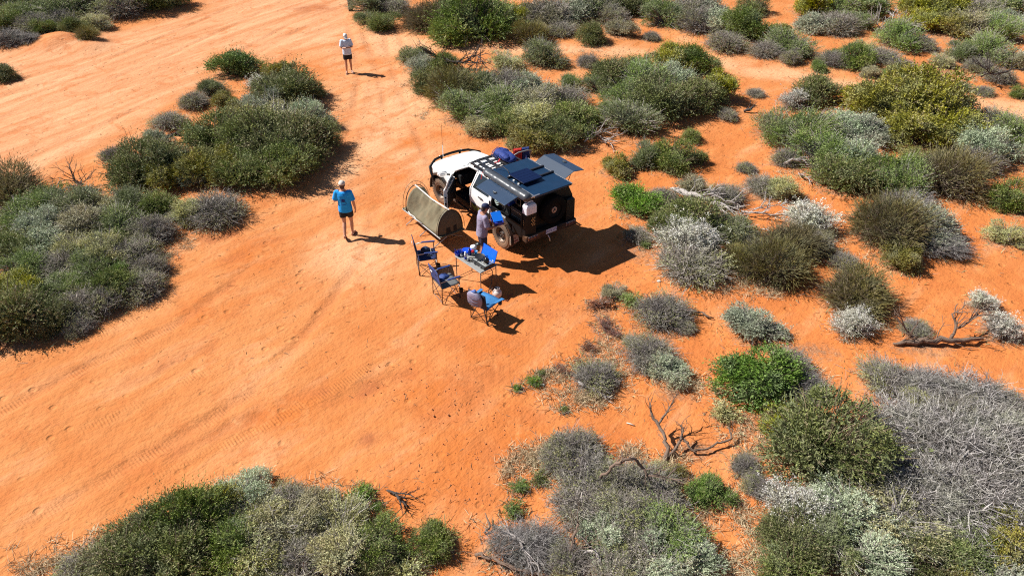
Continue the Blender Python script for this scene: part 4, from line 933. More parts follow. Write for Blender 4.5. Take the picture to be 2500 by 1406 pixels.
# ------------------------------------------------------------------ swag tent on a stretcher beside the ute
canvas = M('olive_canvas', (.158, .138, .086), .9, 0, .22, 4, .8, 9, dust=.12)
canvasd = M('dark_olive_canvas', (.105, .090, .058), .9, 0, .16, 6, .45, 24)
strap = M('grey_webbing', (.50, .49, .46), .7)
darkst = M('dark_steel', (.035, .033, .034), .45, .5, .2)
sw = thing('swag_tent', 'olive canvas dome swag pitched on a folding stretcher beside the ute', 'tent', W(1.88, 1.97, 0), VA)
BZ = .40
HN, HF = -.92, .82            # hoops at the near and far end
def sec(x, n=17):
    """outline of the canvas across the swag at x"""
    f = (x - HN) / (HF - HN); g_ = min(max(f, 0), 1); sag = min(1.0, 7.0 * g_ * (1 - g_))
    out = []
    for i in range(n):
        a = math.pi * i / (n - 1); y, z = .395 * math.cos(a), .66 * math.sin(a) ** .9
        # between the hoops the cloth pulls straight from the ridge strap to the bed edge and hangs a little in
        ys = .395 * (1 - 2 * i / (n - 1)); zs = .66 * (1 - abs(1 - 2 * i / (n - 1))) ** 1.45
        k = .97 * sag; wr = (.020 * math.sin(8 * x + i * .6) + .013 * math.sin(17 * x - i * .8 + 1) + .008 * math.sin(31 * x + i * 1.1)) * sag * math.sin(math.pi * i / (n - 1))
        out.append((x, y * (1 - k) + ys * k + wr, BZ + .03 + (z * (1 - k) + zs * k) * (1 - .08 * sag) + wr))
    return out
mb = MB(); mb.loft([sec(HN + (HF - HN) * i / 40) for i in range(41)], closed=False)
mb.build('canvas_cover', canvas, sw, smooth=True, solid=.008)
e = MB(); n = 17
rings = []
for (dx, k) in ((0, 1.0), (-.035, .85), (-.055, .6), (-.065, .3), (-.068, .03)):
    rings.append([(HN + dx - .004, p[1] * k, BZ + .03 + (p[2] - BZ - .03) * k) for p in sec(HN)])
e.loft(rings, closed=False); e.build('end_wall', canvasd, sw, smooth=True)
MB().box((HN - .075, .10, BZ + .13), (.012, .13, .16)).build('wall_vent', M('mesh_black', (.012, .012, .012), .9), sw, .004)
MB().box((HN - .075, -.12, BZ + .14), (.012, .10, .16)).build('wall_vent', M('mesh_black', (.012, .012, .012), .9), sw, .004)
for (x, nm) in ((HN - .01, 'hoop'), (HF + .01, 'hoop')):
    MB().tube([(x + (.10 * math.sin(math.pi * i / 16) if x > 0 else 0), .405 * math.cos(math.pi * i / 16), BZ + .03 + .68 * math.sin(math.pi * i / 16) ** .9) for i in range(17)], .014, 6).build('hoop', darkst, sw, smooth=True)
    g = MB(); ex = .07 if x > 0 else -.02
    arc = [(x + ex + (.10 * math.sin(math.pi * i / 20) if x > 0 else 0), .46 * math.cos(math.pi * i / 20), BZ + .05 + .75 * math.sin(math.pi * i / 20) ** .9) for i in range(21)]
    g.tube(arc, .0065, 5)
    for i in range(1, 20, 2):
        a = math.pi * i / 20; g.rod(arc[i], (x + (.10 * math.sin(a) if x > 0 else 0), .405 * math.cos(a), BZ + .03 + .68 * math.sin(a) ** .9), .004, 4)
    g.build('guy_arc', darkst, sw)
rp = [(HF + .10, 0, BZ + .715), (.0, 0, BZ + .645), (HN - .01, 0, BZ + .71)]
rb = MB(); rb.loft([[(p[0], -.022, p[2]), (p[0], .022, p[2]), (p[0], .022, p[2] + .008), (p[0], -.022, p[2] + .008)] for p in rp]); rb.build('ridge_strap', M('white_webbing', (.66, .62, .58), .6), sw)
# netting behind the far hoop and the flat foot end
f = MB(); rings = []
for (dx, k) in ((0, 1.0), (.10, .8), (.15, .45), (.17, .05)):
    rings.append([(HF + dx, p[1] * k, BZ + .03 + (p[2] - BZ - .03) * k) for p in sec(HF)])
f.loft(rings, closed=False); f.build('foot_wall', M('dark_netting', (.10, .085, .065), .9), sw, smooth=True)
MB().box((.0, 0, BZ), (2.08, .80, .045)).build('bed', canvasd, sw, .012)
MB().box((.99, .0, BZ + .012), (.14, .84, .03)).build('foot_flap', canvas, sw, .008)
for s in (1, -1): MB().rod((-1.06, s * .415, BZ - .01), (1.06, s * .415, BZ - .01), .017, 8).build('side_rail', M('dull_aluminium', (.42, .42, .43), .4, .7), sw)
zp = MB(); zp.tube([(.72, .40, BZ + .05), (.55, .44, BZ + .06), (.35, .41, BZ + .04), (.20, .445, BZ + .035), (-.10, .42, BZ + .03)], .018, 6); zp.build('loose_strap', strap, sw, smooth=True)
for x in (-.78, .0, .78):
    for s in (1, -1):
        MB().rod((x + .02 * s, s * .30, BZ - .02), (x + .02 * s, -s * .50, .012), .015, 8).build('leg', M('leg_aluminium', (.50, .48, .47), .35, .7), sw)
    MB().rod((x, -.36, .14), (x, .36, .14), .009, 6).build('leg_brace', darkst, sw)

# ------------------------------------------------------------------ camp chairs
navy = M('navy_canvas', (.014, .028, .105), .85, 0, .2, 9, .4, 50)
navyl = M('slate_blue_canvas', (.020, .048, .20), .85, 0, .2, 9, .4, 50)
greyc = M('grey_canvas', (.13, .135, .14), .85, 0, .15, 9, .4, 50)
tubem = M('brown_grey_tube', (.085, .060, .058), .45, .35, .2)
def sling(name, mat, parent, a, b, c, d, sag, n=8, m=6):
    """cloth between four corners, sagging; corners a-b along, d-c opposite"""
    mb = MB(); A, B, C2, D = map(Vector, (a, b, c, d)); nrm = (B - A).cross(D - A).normalized()
    vs = []; fs = []
    for j in range(m + 1):
        for i in range(n + 1):
            u, v = i / n, j / m
            p = (A * (1 - u) + B * u) * (1 - v) + (D * (1 - u) + C2 * u) * v
            vs.append(p - nrm * sag * math.sin(math.pi * u) * (.35 + .65 * math.sin(math.pi * v)))
    for j in range(m):
        for i in range(n): k = j * (n + 1) + i; fs.append((k, k + 1, k + n + 2, k + n + 1))
    mb.add(vs, fs)
    return mb.build(name, mat, parent, smooth=True, solid=.014)
def director_chair(loc, deg, label, seatmat, backmat):
    t = thing('camp_chair', label, 'chair', (*loc, 0), math.radians(deg), 'folding camp chairs by the table')
    w = .27
    for s in (1, -1):
        MB().tube([(-.25, s * w, .012), (-.235, s * w, .45), (-.32, s * w, .96)], .012, 8).build('leg', tubem, t, smooth=True)
        MB().tube([(.25, s * w, .012), (.24, s * w, .45), (.235, s * w, .655)], .012, 8).build('leg', tubem, t, smooth=True)
        sb = MB(); sb.rod((-.245, s * w, .06), (.24, s * w, .42), .008); sb.rod((.245, s * w, .06), (-.24, s * w, .42), .008); sb.build('side_brace', tubem, t)
        ar = MB(); ar.tube([(-.27, s * w, .655), (-.05, s * (w + .01), .675), (.28, s * (w + .01), .66)], .013, 8); am = ar.build('armrest', M('dull_aluminium', (.42, .42, .43), .4, .7), t, smooth=True)
        MB().box((.10, s * (w + .01), .682), (.36, .055, .03), (0, .03, 0)).build('arm_pad', navyl, am, .012)
    for x in (-.24, .245):
        xb = MB(); xb.rod((x, -w, .05), (x, w, .41), .008); xb.rod((x + .012, w, .05), (x + .012, -w, .41), .008); xb.build('cross_brace', tubem, t)
        MB().rod((x, -w, .02), (x, w, .02), .008).build('floor_bar', tubem, t)
    sling('seat', seatmat, t, (-.23, -w, .45), (-.23, w, .45), (.26, w, .47), (.26, -w, .47), .035)
    sling('backrest', backmat, t, (-.24, w, .50), (-.24, -w, .50), (-.325, -w, .96), (-.325, w, .96), .03)
    MB().box((-.345, .06, .86), (.006, .10, .03), (0, .16, 0)).build('logo_patch', M('white_patch', (.7, .7, .7), .6), t)
    MB().box((.22, -w - .03, .42), (.006, .05, .07), (0, 0, .4)).build('tag', M('white_patch', (.7, .7, .7), .6), t)
    cu = MB(); cu.lathe([(.045, .22), (.05, .33), (.046, .33), (.04, .23)], 12, origin=(.27, -w - .05, 0)); cu.build('cup_holder', intm, t)
    MB().rod((.25, -w - .03, .32), (.25, -w - .02, .655), .005, 5).build('holder_strap', darkst, t)
    return t
director_chair((-2.28, 15.88), 13, 'navy camp chair with dark bag on seat, nearest the swag', navy, navy)
director_chair((-1.67, 14.65), 31, 'middle camp chair of the three, slate blue back and grey seat', greyc, navyl)
ch3 = thing('camp_chair', 'bright blue sling camp chair with a jacket over its back', 'chair', (-.67, 13.76, 0), math.radians(53), 'folding camp chairs by the table')
sky_ = M('bright_blue_canvas', (.035, .19, .46), .8, 0, .18, 9, .4, 50); dkb = M('dark_blue_canvas', (.012, .02, .05), .85, 0, .2, 9)
w = .25
for s in (1, -1):
    MB().tube([(-.22, s * w, .012), (-.22, s * w, .45), (-.27, s * w, .90)], .011, 8).build('leg', darkst, ch3, smooth=True)
    MB().tube([(.24, s * (w - .02), .012), (.10, s * w, .30), (-.20, s * w, .45)], .010, 6).build('leg', darkst, ch3)
    MB().tube([(-.22, s * w, .03), (.06, s * w, .26), (.26, s * (w + .05), .48), (.28, s * (w + .07), .52)], .010, 6).build('front_strut', darkst, ch3)
    arm = MB(); arm.loft([[(-.26, s * (w - .005), .66), (-.26, s * (w + .045), .66), (-.26, s * (w + .045), .67), (-.26, s * (w - .005), .67)], [(.02, s * (w + .02), .56), (.02, s * (w + .09), .56), (.02, s * (w + .09), .57), (.02, s * (w + .02), .57)], [(.32, s * (w + .03), .525), (.32, s * (w + .12), .525), (.32, s * (w + .12), .535), (.32, s * (w + .03), .535)]]); arm.build('armrest', sky_, ch3)
    MB().lathe([(.001, .43), (.045, .43), (.052, .530), (.047, .530), (.042, .44)], 12, origin=(.20, s * (w + .075), 0)).build('cup_holder', dkb, ch3)
xb = MB(); xb.rod((-.22, -w, .04), (-.215, w, .42), .009); xb.rod((-.235, w, .04), (-.225, -w, .42), .009); xb.build('cross_brace', darkst, ch3)
xb = MB(); xb.rod((.24, -w, .03), (.25, w, .42), .009); xb.rod((.25, w, .03), (.26, -w, .42), .009); xb.build('cross_brace', darkst, ch3)
MB().rod((-.22, -w, .02), (.24, w - .02, .02), .007).build('floor_bar', darkst, ch3); MB().rod((-.22, w, .025), (.24, -w + .02, .025), .007).build('floor_bar', darkst, ch3)
sling('seat', sky_, ch3, (-.23, -w, .44), (-.23, w, .44), (.28, w + .05, .50), (.28, -w - .05, .50), .07)
sling('backrest', dkb, ch3, (-.23, w, .46), (-.23, -w, .46), (-.275, -w, .90), (-.275, w, .90), .035)
def on(t, p, rz=0): # world point and turn from a thing's own frame
    m = Matrix.Translation(t.location) @ Matrix.Rotation(t.rotation_euler[2], 4, 'Z'); return tuple(m @ Vector(p)), t.rotation_euler[2] + rz
l_, r_ = on(ch3, (-.30, 0, .50))
jk = thing('puffer_jacket', 'lilac grey puffer jacket hung over the back of the blue sling chair', 'jacket', l_, r_)
jm_ = M('lilac_nylon', (.22, .20, .29), .5, 0, .2, 6, .6, 16)
mb = MB(); rings = []
rj = random.Random(12)
for i, (z, ww, dd) in enumerate(((.06, .15, .05), (.11, .20, .085), (.17, .225, .085), (.23, .23, .105), (.30, .225, .09), (.37, .22, .10), (.43, .17, .075), (.48, .08, .045))):
    rings.append([(-.04 + dd * math.cos(2 * math.pi * j / 14) * (1 + rj.uniform(-.12, .12)) - .05 * z, ww * math.sin(2 * math.pi * j / 14) * (1 + rj.uniform(-.06, .06)), z) for j in range(14)])
mb.loft(rings).build('jacket_body', jm_, jk, smooth=True, subsurf=1)
MB().tube([(-.05, -.06, .42), (-.06, 0, .50), (-.05, .07, .44)], [.04, .05, .04], 8).build('hood', M('blue_lining', (.08, .15, .42), .6), jk, smooth=True)
for k in range(3): MB().tube([(-.115 - .01 * k, -.16, .16 + .09 * k), (-.155, 0, .14 + .09 * k), (-.115, .16, .17 + .09 * k)], .010, 5).build('quilt_seam', M('lilac_dark', (.07, .065, .10), .95), jk)
l_, r_ = on(ch3, (.02, -.04, .42), .3)
bp = thing('blue_bowl', 'small blue bowl on the seat of the blue sling chair', 'bowl', l_, r_)
MB().lathe([(.05, 0), (.10, .05), (.11, .065), (.10, .062), (.045, .012), (.001, .01)], 20).build('bowl_body', M('blue_plastic', (.01, .08, .75), .35), bp, smooth=True)
c1 = bpy.data.objects['camp_chair']
l_, r_ = on(c1, (.02, .02, .45), .2)
bg_ = thing('dark_bag', 'dark navy bag with a grey strap on the chair nearest the swag', 'bag', l_, r_)
lump('bag_body', M('navy_bag', (.015, .03, .075), .7, 0, .3, 8, .4, 20), bg_, [(-.12, .14, .06), (0, .12, .09), (.14, .10, .05)], [(.09, .06), (.12, .09), (.08, .05)], 6, 1, .15)
MB().tube([(.14, .10, .10), (.10, -.08, .10), (-.05, -.16, .06), (.12, -.18, .04)], .014, 6).build('bag_strap', M('grey_strap', (.22, .21, .19), .8), bg_, smooth=True)
l_, r_ = on(bpy.data.objects['camp_chair.001'], (-.02, .12, .45), .4)
fj = thing('folded_jacket', 'folded blue jacket on the seat of the middle chair', 'jacket', l_, r_)
lump('jacket_body', M('blue_jacket', (.02, .055, .22), .7, 0, .3, 8, .5, 16), fj, [(-.14, 0, .04), (.02, .01, .07), (.20, .0, .04)], [(.10, .035), (.13, .06), (.09, .03)], 21, 1, .15)

# ------------------------------------------------------------------ cooking table and what stands on it
TZ = .72
tab = thing('camp_table', 'grey folding camp table loaded with cooking gear', 'table', (-.93, 15.22, 0), math.radians(-48.5))
def tw(px, py, z=TZ): return at(px, py, z)
ttop = M('grey_table_top', (.26, .27, .27), .6, 0, .1, 8, dust=.12)
for s in (1, -1): MB().box((s * .263, 0, TZ - .014), (.522, .54, .024)).build('table_panel', ttop, tab, .006)
MB().tube([(-.525, -.27, TZ - .02), (.525, -.27, TZ - .02), (.525, .27, TZ - .02), (-.525, .27, TZ - .02), (-.525, -.27, TZ - .02)], .011, 6).build('edge_rail', M('table_rail', (.22, .22, .22), .6), tab)
for sx in (1, -1):
    for sy in (1, -1): MB().tube([(sx * .50, sy * .25, TZ - .03), (sx * .50, sy * .255, .10), (sx * .50, sy * .25, .012)], .012, 8).build('leg', tubem, tab, smooth=True)
    MB().rod((sx * .50, -.25, .05), (sx * .50, .25, .05), .008).build('floor_bar', tubem, tab)
    MB().rod((sx * .50, -.25, TZ - .10), (sx * .50, .25, TZ - .10), .008).build('stretcher', tubem, tab)
tr = math.radians(-48.5)
def tp(x, y): # point on the table from its middle, x along, y across
    c_, s_ = math.cos(tr), math.sin(tr); return (-.93 + x * c_ - y * s_, 15.22 + x * s_ + y * c_, TZ)
stv = thing('camp_stove', 'two-burner camp stove with its blue lid standing open', 'stove', tp(.24, .03), tr)
stm = M('stove_black', (.018, .018, .020), .4, 0, .2); sts = M('stove_silver', (.50, .52, .52), .35, .5, .1, 9)
sb = MB(); sb.box((0, 0, .035), (.54, .34, .07)); sb.build('stove_body', stm, stv, .01)
MB().box((0, .02, .075), (.50, .27, .008)).build('burner_tray', sts, stv, .003)
for s in (1, -1):
    MB().lathe([(.055, .08), (.055, .092), (.02, .095), (.001, .095)], 16, origin=(s * .125, .02, 0)).build('burner', stm, stv)
    gr = MB()
    for k in range(3): gr.rod((s * .125 - .10, .02 + (k - 1) * .07, .105), (s * .125 + .10, .02 + (k - 1) * .07, .105), .005, 5)
    gr.rod((s * .125, -.08, .105), (s * .125, .12, .105), .005, 5); gr.build('pot_grate', stm, stv)
    MB().lathe([(.022, 0), (.020, .025), (.001, .026)], 12, axis='Y', mtx=Matrix.Translation((s * .125, -.17, .035))).build('knob', M('knob_grey', (.3, .3, .3), .4), stv)
lid = MB(); n = 8; rings = []
for i in range(n + 1):
    f = i / n; yy = .165 + .06 * math.sin(f * 1.3) + .05 * f; zz = .07 + .30 * f
    rings.append([(-.27, yy, zz), (.27, yy, zz), (.27, yy + .010, zz), (-.27, yy + .010, zz)])
lid.loft(rings).build('lid', M('stove_blue', (.006, .13, .72), .32, 0, .05), stv, smooth=False)
for s in (1, -1): MB().tube([(s * .272, .165, .07), (s * .272, .225, .22), (s * .272, .275, .37)], .008, 6).build('lid_edge', M('stove_blue_dark', (.004, .05, .38), .4), stv)
MB().box((.20, .185, .10), (.06, .03, .03)).build('hinge', sts, stv)
pan = thing('frying_pan', 'black frying pan with a pale greasy inside on the stove', 'pan', (*tp(.115, .05)[:2], TZ + .112), tr)
MB().lathe([(.10, 0), (.128, .045), (.134, .046), (.128, .040)], 24).build('pan_wall', M('pan_black', (.02, .02, .022), .45), pan, smooth=True)
MB().lathe([(.001, .004), (.118, .006), (.126, .035), (.118, .010), (.001, .009)], 24).build('pan_inside', M('pan_inside', (.40, .44, .43), .3, .3, .25, 14), pan, smooth=True)
MB().tube([(.0, -.12, .035), (-.05, -.22, .06), (-.09, -.29, .07)], .012, 6).build('handle', M('pan_black', (.02, .02, .022), .45), pan)
ket = thing('black_kettle', 'small black kettle on the right burner of the stove', 'kettle', (*tp(.365, .05)[:2], TZ + .112), tr)
MB().lathe([(.075, 0), (.082, .02), (.075, .075), (.045, .10), (.02, .105), (.012, .125), (.001, .127)], 20).build('kettle_body', M('kettle_black', (.014, .015, .017), .25), ket, smooth=True)
MB().tube([(-.07, 0, .05), (-.10, 0, .08), (-.115, 0, .10)], [.014, .010, .008], 6).build('spout', M('kettle_black', (.014, .015, .017), .25), ket)
MB().tube([(0, -.06, .09), (0, -.04, .165), (0, .04, .165), (0, .06, .09)], .008, 6).build('handle', M('kettle_black', (.014, .015, .017), .25), ket)
bluep = M('blue_plastic', (.01, .08, .75), .35)
def item(name, label, cat, px, py, parts, rz=0.0):
    p = tw(px, py); t = thing(name, label, cat, (p[0], p[1], TZ), rz)
    for (nm, mat, prof) in parts:
        MB().lathe(prof, 18).build(nm, mat, t, smooth=True)
    return t
wht = M('white_plastic', (.75, .76, .76), .5); redpl = M('red_plastic', (.60, .02, .025), .4); dk = M('dark_jar', (.035, .04, .055), .35); dblue = M('deep_blue_plastic', (.01, .035, .30), .35)
item('blue_plate', 'large blue plate at the back of the cooking table', 'plate', 1139, 613, [('plate_body', bluep, [(.05, 0), (.11, .015), (.135, .03), (.13, .032), (.10, .02), (.001, .012)])])
tb = thing('cutlery_tub', 'blue cutlery tub at the left end of the cooking table', 'tub', tuple(tw(1121, 622)), tr)
b = MB(); b.loft([[(-.06, -.09, 0), (.06, -.09, 0), (.06, .09, 0), (-.06, .09, 0)], [(-.075, -.11, .09), (.075, -.11, .09), (.075, .11, .09), (-.075, .11, .09)], [(-.065, -.10, .09), (.065, -.10, .09), (.065, .10, .09), (-.065, .10, .09)], [(-.055, -.085, .015), (.055, -.085, .015), (.055, .085, .015), (-.055, .085, .015)]]); b.build('tub_body', dblue, tb, .004)
for k in range(6): MB().box((-.04 + .017 * k, -.06 + .025 * k, .10), (.010, .014, .16), (.35 - .1 * k, .2 * (k % 3 - 1), .4 * k)).build('cutlery', alu if k % 2 else bluep, tb)
item('spray_can', 'blue and white spray can near the front edge of the table', 'can', 1137, 634, [('can_body', dblue, [(.033, 0), (.033, .10)]), ('label_band', M('label_white', (.65, .66, .72), .4), [(.034, .10), (.034, .19), (.02, .20)]), ('can_cap', wht, [(.024, .20), (.024, .235), (.001, .24)])])
item('red_lid_jar', 'glass jar with a red lid in the middle of the table', 'jar', 1154, 622, [('jar_body', M('jar_glass', (.22, .20, .18), .15), [(.045, 0), (.045, .09)]), ('lid', redpl, [(.050, .09), (.050, .12), (.001, .122)])])
item('dark_blue_bottle', 'dark blue bottle behind the spray can', 'bottle', 1146, 622, [('bottle_body', dblue, [(.042, 0), (.042, .14), (.02, .16)]), ('bottle_cap', dk, [(.022, .16), (.022, .19), (.001, .19)])])
item('small_pepper_jar', 'small brown jar with pale label beside the cutlery tub', 'jar', 1127, 627, [('jar_body', M('brown_glass', (.10, .05, .03), .3), [(.025, 0), (.025, .06)]), ('label_band', wht, [(.026, .02), (.026, .07)]), ('lid', dk, [(.026, .07), (.026, .10), (.001, .10)])])
item('dark_mug', 'dark round tin left of the stove', 'tin', 1144, 637, [('mug_body', dk, [(.04, 0), (.045, .04), (.001, .045)])])
item('light_blue_cup', 'light blue cup behind the frying pan', 'cup', 1162, 620, [('cup_body', M('cyan_plastic', (.05, .36, .80), .4), [(.035, 0), (.045, .09), (.04, .09), (.03, .012)])])
p_ = tw(1156, 610)
wb = thing('white_bag', 'crumpled white plastic bag at the back of the table', 'bag', (p_[0], p_[1], TZ), .4)
lump('bag_body', wht, wb, [(-.07, 0, .05), (0, .01, .08), (.08, 0, .05)], [(.06, .05), (.09, .08), (.05, .05)], 14, 1, .22)
p_ = tw(1167, 604)
gb = thing('grey_pot', 'grey cooking pot at the back edge of the table', 'pot', (p_[0], p_[1], TZ), 0)
MB().lathe([(.07, 0), (.075, .10), (.078, .10), (.07, .09)], 18).build('pot_body', M('pot_grey', (.10, .11, .11), .35, .5), gb, smooth=True); MB().lathe([(.076, .101), (.03, .12), (.012, .14), (.001, .14)], 18).build('pot_lid', M('pot_grey', (.10, .11, .11), .35, .5), gb, smooth=True)
spn = thing('spatula', 'pale spatula lying beside the stove', 'spatula', (*tp(-.06, -.16)[:2], TZ), tr + .5)
MB().rod((-.12, 0, .012), (.08, 0, .012), .007).build('handle', M('wood_pale', (.45, .36, .22), .6), spn); MB().box((.12, 0, .010), (.08, .05, .006)).build('blade', alu, spn)
# gas bottle
g = thing('gas_bottle', 'small white gas bottle standing on the sand beside the table leg', 'gas bottle', (-.377, 14.60, 0), .4)
gm_ = M('gas_white', (.66, .58, .56), .45, 0, .1, 5, dust=.3)
MB().lathe([(.085, .0), (.085, .02), (.110, .05), (.125, .11), (.118, .17), (.085, .215), (.04, .235), (.001, .237)], 22).build('tank', gm_, g, smooth=True)
co = MB(); co.lathe([(.070, .20), (.072, .285), (.064, .285), (.062, .20)], 18, cap=False); co.build('collar', gm_, g, smooth=True)
MB().lathe([(.02, .24), (.02, .30), (.001, .30)], 10).build('valve', alu, g)
hs = MB(); s0 = Vector(tp(.51, .03)) + Vector((0, 0, .03)); g0 = Vector((-.377, 14.60, .27))
hs.tube([s0, s0 + Vector((.08, -.05, -.10)), s0 + Vector((.05, -.12, -.42)), g0 + Vector((-.28, -.10, -.24)), g0 + Vector((-.20, -.06, -.10)), g0 + Vector((-.10, 0, .05)), g0], .010, 6)
tag(hs.build('gas_hose', M('hose_black', (.03, .02, .02), .6), None, smooth=True), 'dark gas hose running from stove to gas bottle', 'hose')
cdm = MB(); cdm.tube([at(1232, 733, .012), at(1238, 735, .012), at(1243, 728, .012), at(1240, 722, .015), at(1246, 720, .012), at(1252, 717, .012)], .011, 6)
tag(cdm.build('red_brown_cord', M('cord_red', (.26, .07, .04), .7), None, smooth=True), 'short red-brown cord lying on the sand right of the gas bottle', 'cord')

# ------------------------------------------------------------------ people
def solid_from(mb, name, mat, parent, voxel, smooth_it=6, rot=None):
    me = bpy.data.meshes.new('tmp'); me.from_pydata(mb.v, [], mb.f); me.update()
    bm = bmesh.new(); bm.from_mesh(me); bmesh.ops.recalc_face_normals(bm, faces=bm.faces); bm.to_mesh(me); bm.free()
    o = bpy.data.objects.new('tmp', me); COL.objects.link(o)
    m = o.modifiers.new('r', 'REMESH'); m.mode = 'VOXEL'; m.voxel_size = voxel; m.use_smooth_shade = True
    s = o.modifiers.new('s', 'SMOOTH'); s.iterations = smooth_it; s.factor = .5
    dg = bpy.context.evaluated_depsgraph_get(); out = bpy.data.meshes.new_from_object(o.evaluated_get(dg))
    bpy.data.objects.remove(o); out.name = name
    out.materials.clear()
    return link_mesh(name, out, mat, parent)
def limb(mb, pts, rs, k=10): mb.tube(pts, rs, k); [mb.ellipsoid(p, (r * .98,) * 3, 8, 6) for p, r in zip(pts, rs)]
def lerp(a, b, t): return tuple(a[i] + (b[i] - a[i]) * t for i in range(3))
def hand(mb, wrist, fwd, palm_n, curl=.5):
    """palm with four fingers and a thumb; fwd = direction of the fingers, palm_n = the way the palm faces"""
    f = Vector(fwd).normalized(); n = Vector(palm_n); n = (n - f * n.dot(f)).normalized(); s = f.cross(n)
    wv = Vector(wrist)
    for i in range(4): mb.tube([wv, wv + f * .045 + s * (i - 1.5) * .019, wv + f * .088 + s * (i - 1.5) * .020], [.018, .016, .012], 7)
    for i, L in enumerate((.068, .078, .074, .058)):
        b = wv + f * .085 + s * (i - 1.5) * .021; d1 = (f + n * curl * .5).normalized(); d2 = (f * (1 - curl) + n * curl * 1.3).normalized(); d3 = (f * (1 - 1.6 * curl) + n * curl * 1.5).normalized()
        p1 = b + d1 * L * .45; p2 = p1 + d2 * L * .32; p3 = p2 + d3 * L * .25
        mb.tube([b, p1, p2, p3], [.0095, .009, .0085, .007], 6)
    tb_ = wv + f * .025 - s * .022; t1 = tb_ + (f * .5 - s * .75 + n * .3).normalized() * .038; t2 = t1 + (f * .8 - s * .2 + n * .5).normalized() * .032
    mb.tube([wv, tb_, t1, t2], [.014, .013, .011, .008], 7)
def ell(mb, secs, k=14):
    mb.loft([[(c[0] + a * math.cos(2 * math.pi * j / k), c[1] + b * math.sin(2 * math.pi * j / k), c[2]) for j in range(k)] for (c, a, b) in secs])
skin = M('skin', (.52, .27, .18), .55, 0, .08, 12)
def person(label, loc, deg, J, skinm, shirt, shorts, capm, hair, shoe, head_tilt=0.0, head_turn=0.0, sleeve=.55, short_to=.72, glasses=False, brim_dark=None):
    t = thing('person', label, 'person', (*loc, gz1(*loc)), math.radians(deg))
    b = MB()
    hx, cx = J['hip'][0], J['chest'][0]
    hz = J['hip'][2]
    def tl(f): return (hx + (cx - hx) * f, 0)
    tor = [(-.05, .115, .155), (.06, .115, .165), (.2, .105, .150), (.42, .105, .150), (.62, .115, .170), (.80, .112, .180), (.93, .085, .165), (1.02, .060, .095)]
    span = J['neck'][2] - hz
    secs = [((tl(f)[0], 0, hz + span * f), a, bb_) for f, a, bb_ in tor]
    ell(b, secs)
    nk, hd = Vector(J['neck']), Vector(J['head'])
    limb(b, [tuple(nk - Vector((0, 0, .05))), tuple(nk + (hd - nk) * .55)], [.062, .056])
    HM = Matrix.Translation(hd) @ Euler((0, head_tilt, head_turn)).to_matrix().to_4x4()
    b.ellipsoid((0, 0, .015), (.098, .076, .118), 16, 12, HM); b.ellipsoid((.025, 0, -.07), (.062, .055, .055), 12, 8, HM)
    b.ellipsoid((.098, 0, -.015), (.020, .014, .026), 8, 6, HM); b.ellipsoid((.080, 0, -.062), (.016, .024, .010), 8, 6, HM)
    for s in (1, -1): b.ellipsoid((-.005, s * .080, -.01), (.020, .010, .032), 8, 6, HM)
    for s, k in ((1, 'L'), (-1, 'R')):
        sh, el_, wr = J['sh' + k], J['el' + k], J['wr' + k]
        limb(b, [sh, lerp(sh, el_, .4), el_], [.056, .050, .040]); limb(b, [el_, lerp(el_, wr, .35), wr], [.040, .041, .027])
        hand(b, wr, J['hf' + k], J['hn' + k], J.get('curl', .5))
        hp, kn, an, toe = J['hp' + k], J['kn' + k], J['an' + k], J['to' + k]
        limb(b, [hp, lerp(hp, kn, .4), kn], [.088, .080, .056]); limb(b, [kn, lerp(kn, an, .35), lerp(kn, an, .8), an], [.054, .058, .040, .036])
        d = (Vector(toe) - Vector(an)); heel = Vector(an) - d * .28 + Vector((0, 0, -.035))
        b.tube([tuple(heel), an, lerp(an, toe, .55), lerp(an, toe, .85), toe], [.030, .040, .036, .034, .020], 10)
    solid_from(b, 'body', skinm, t, .0085, 3)
    # shirt
    s_ = MB(); sec2 = [((tl(f)[0], 0, hz + span * f), a + .022 + g_, bb_ + .020 + g_) for f, a, bb_, g_ in [(-.16, .115, .165, .016), (.06, .115, .165, .012), (.2, .108, .155, .012), (.42, .108, .152, .010), (.62, .115, .170, .006), (.80, .112, .180, .004), (.93, .088, .170, .002), (1.0, .055, .09, .004)]]
    ell(s_, sec2, 18)
    for s, k in ((1, 'L'), (-1, 'R')):
        sh, el_ = J['sh' + k], J['el' + k]; en = lerp(sh, el_, sleeve + .3)
        s_.tube([lerp(sh, (sh[0], 0, sh[2]), .35), sh, lerp(sh, el_, sleeve * .7), en], [.080, .076, .078, .080], 12); s_.ellipsoid(sh, (.076,) * 3, 10, 8)
    so = solid_from(s_, 'shirt', shirt, t, .011, 5)
    # shorts
    p = MB(); ell(p, [((hx, 0, hz + .06), .118, .170), ((hx, 0, hz - .02), .130, .182), ((hx, 0, hz - .10), .125, .180)], 18)
    for s, k in ((1, 'L'), (-1, 'R')):
        hp, kn = J['hp' + k], J['kn' + k]
        p.tube([(hp[0], hp[1], hp[2] + .02), lerp(hp, kn, .35), lerp(hp, kn, short_to)], [.100, .108, .104], 12)
    solid_from(p, 'shorts', shorts, t, .011, 4)
    # hair, cap
    h = MB(); h.ellipsoid((-.012, 0, .022), (.102, .083, .116), 16, 10, HM); h.ellipsoid((-.055, 0, -.045), (.052, .068, .060), 12, 8, HM); solid_from(h, 'hair', hair, t, .010, 2)
    c = MB(); n_ = 9; rings = []
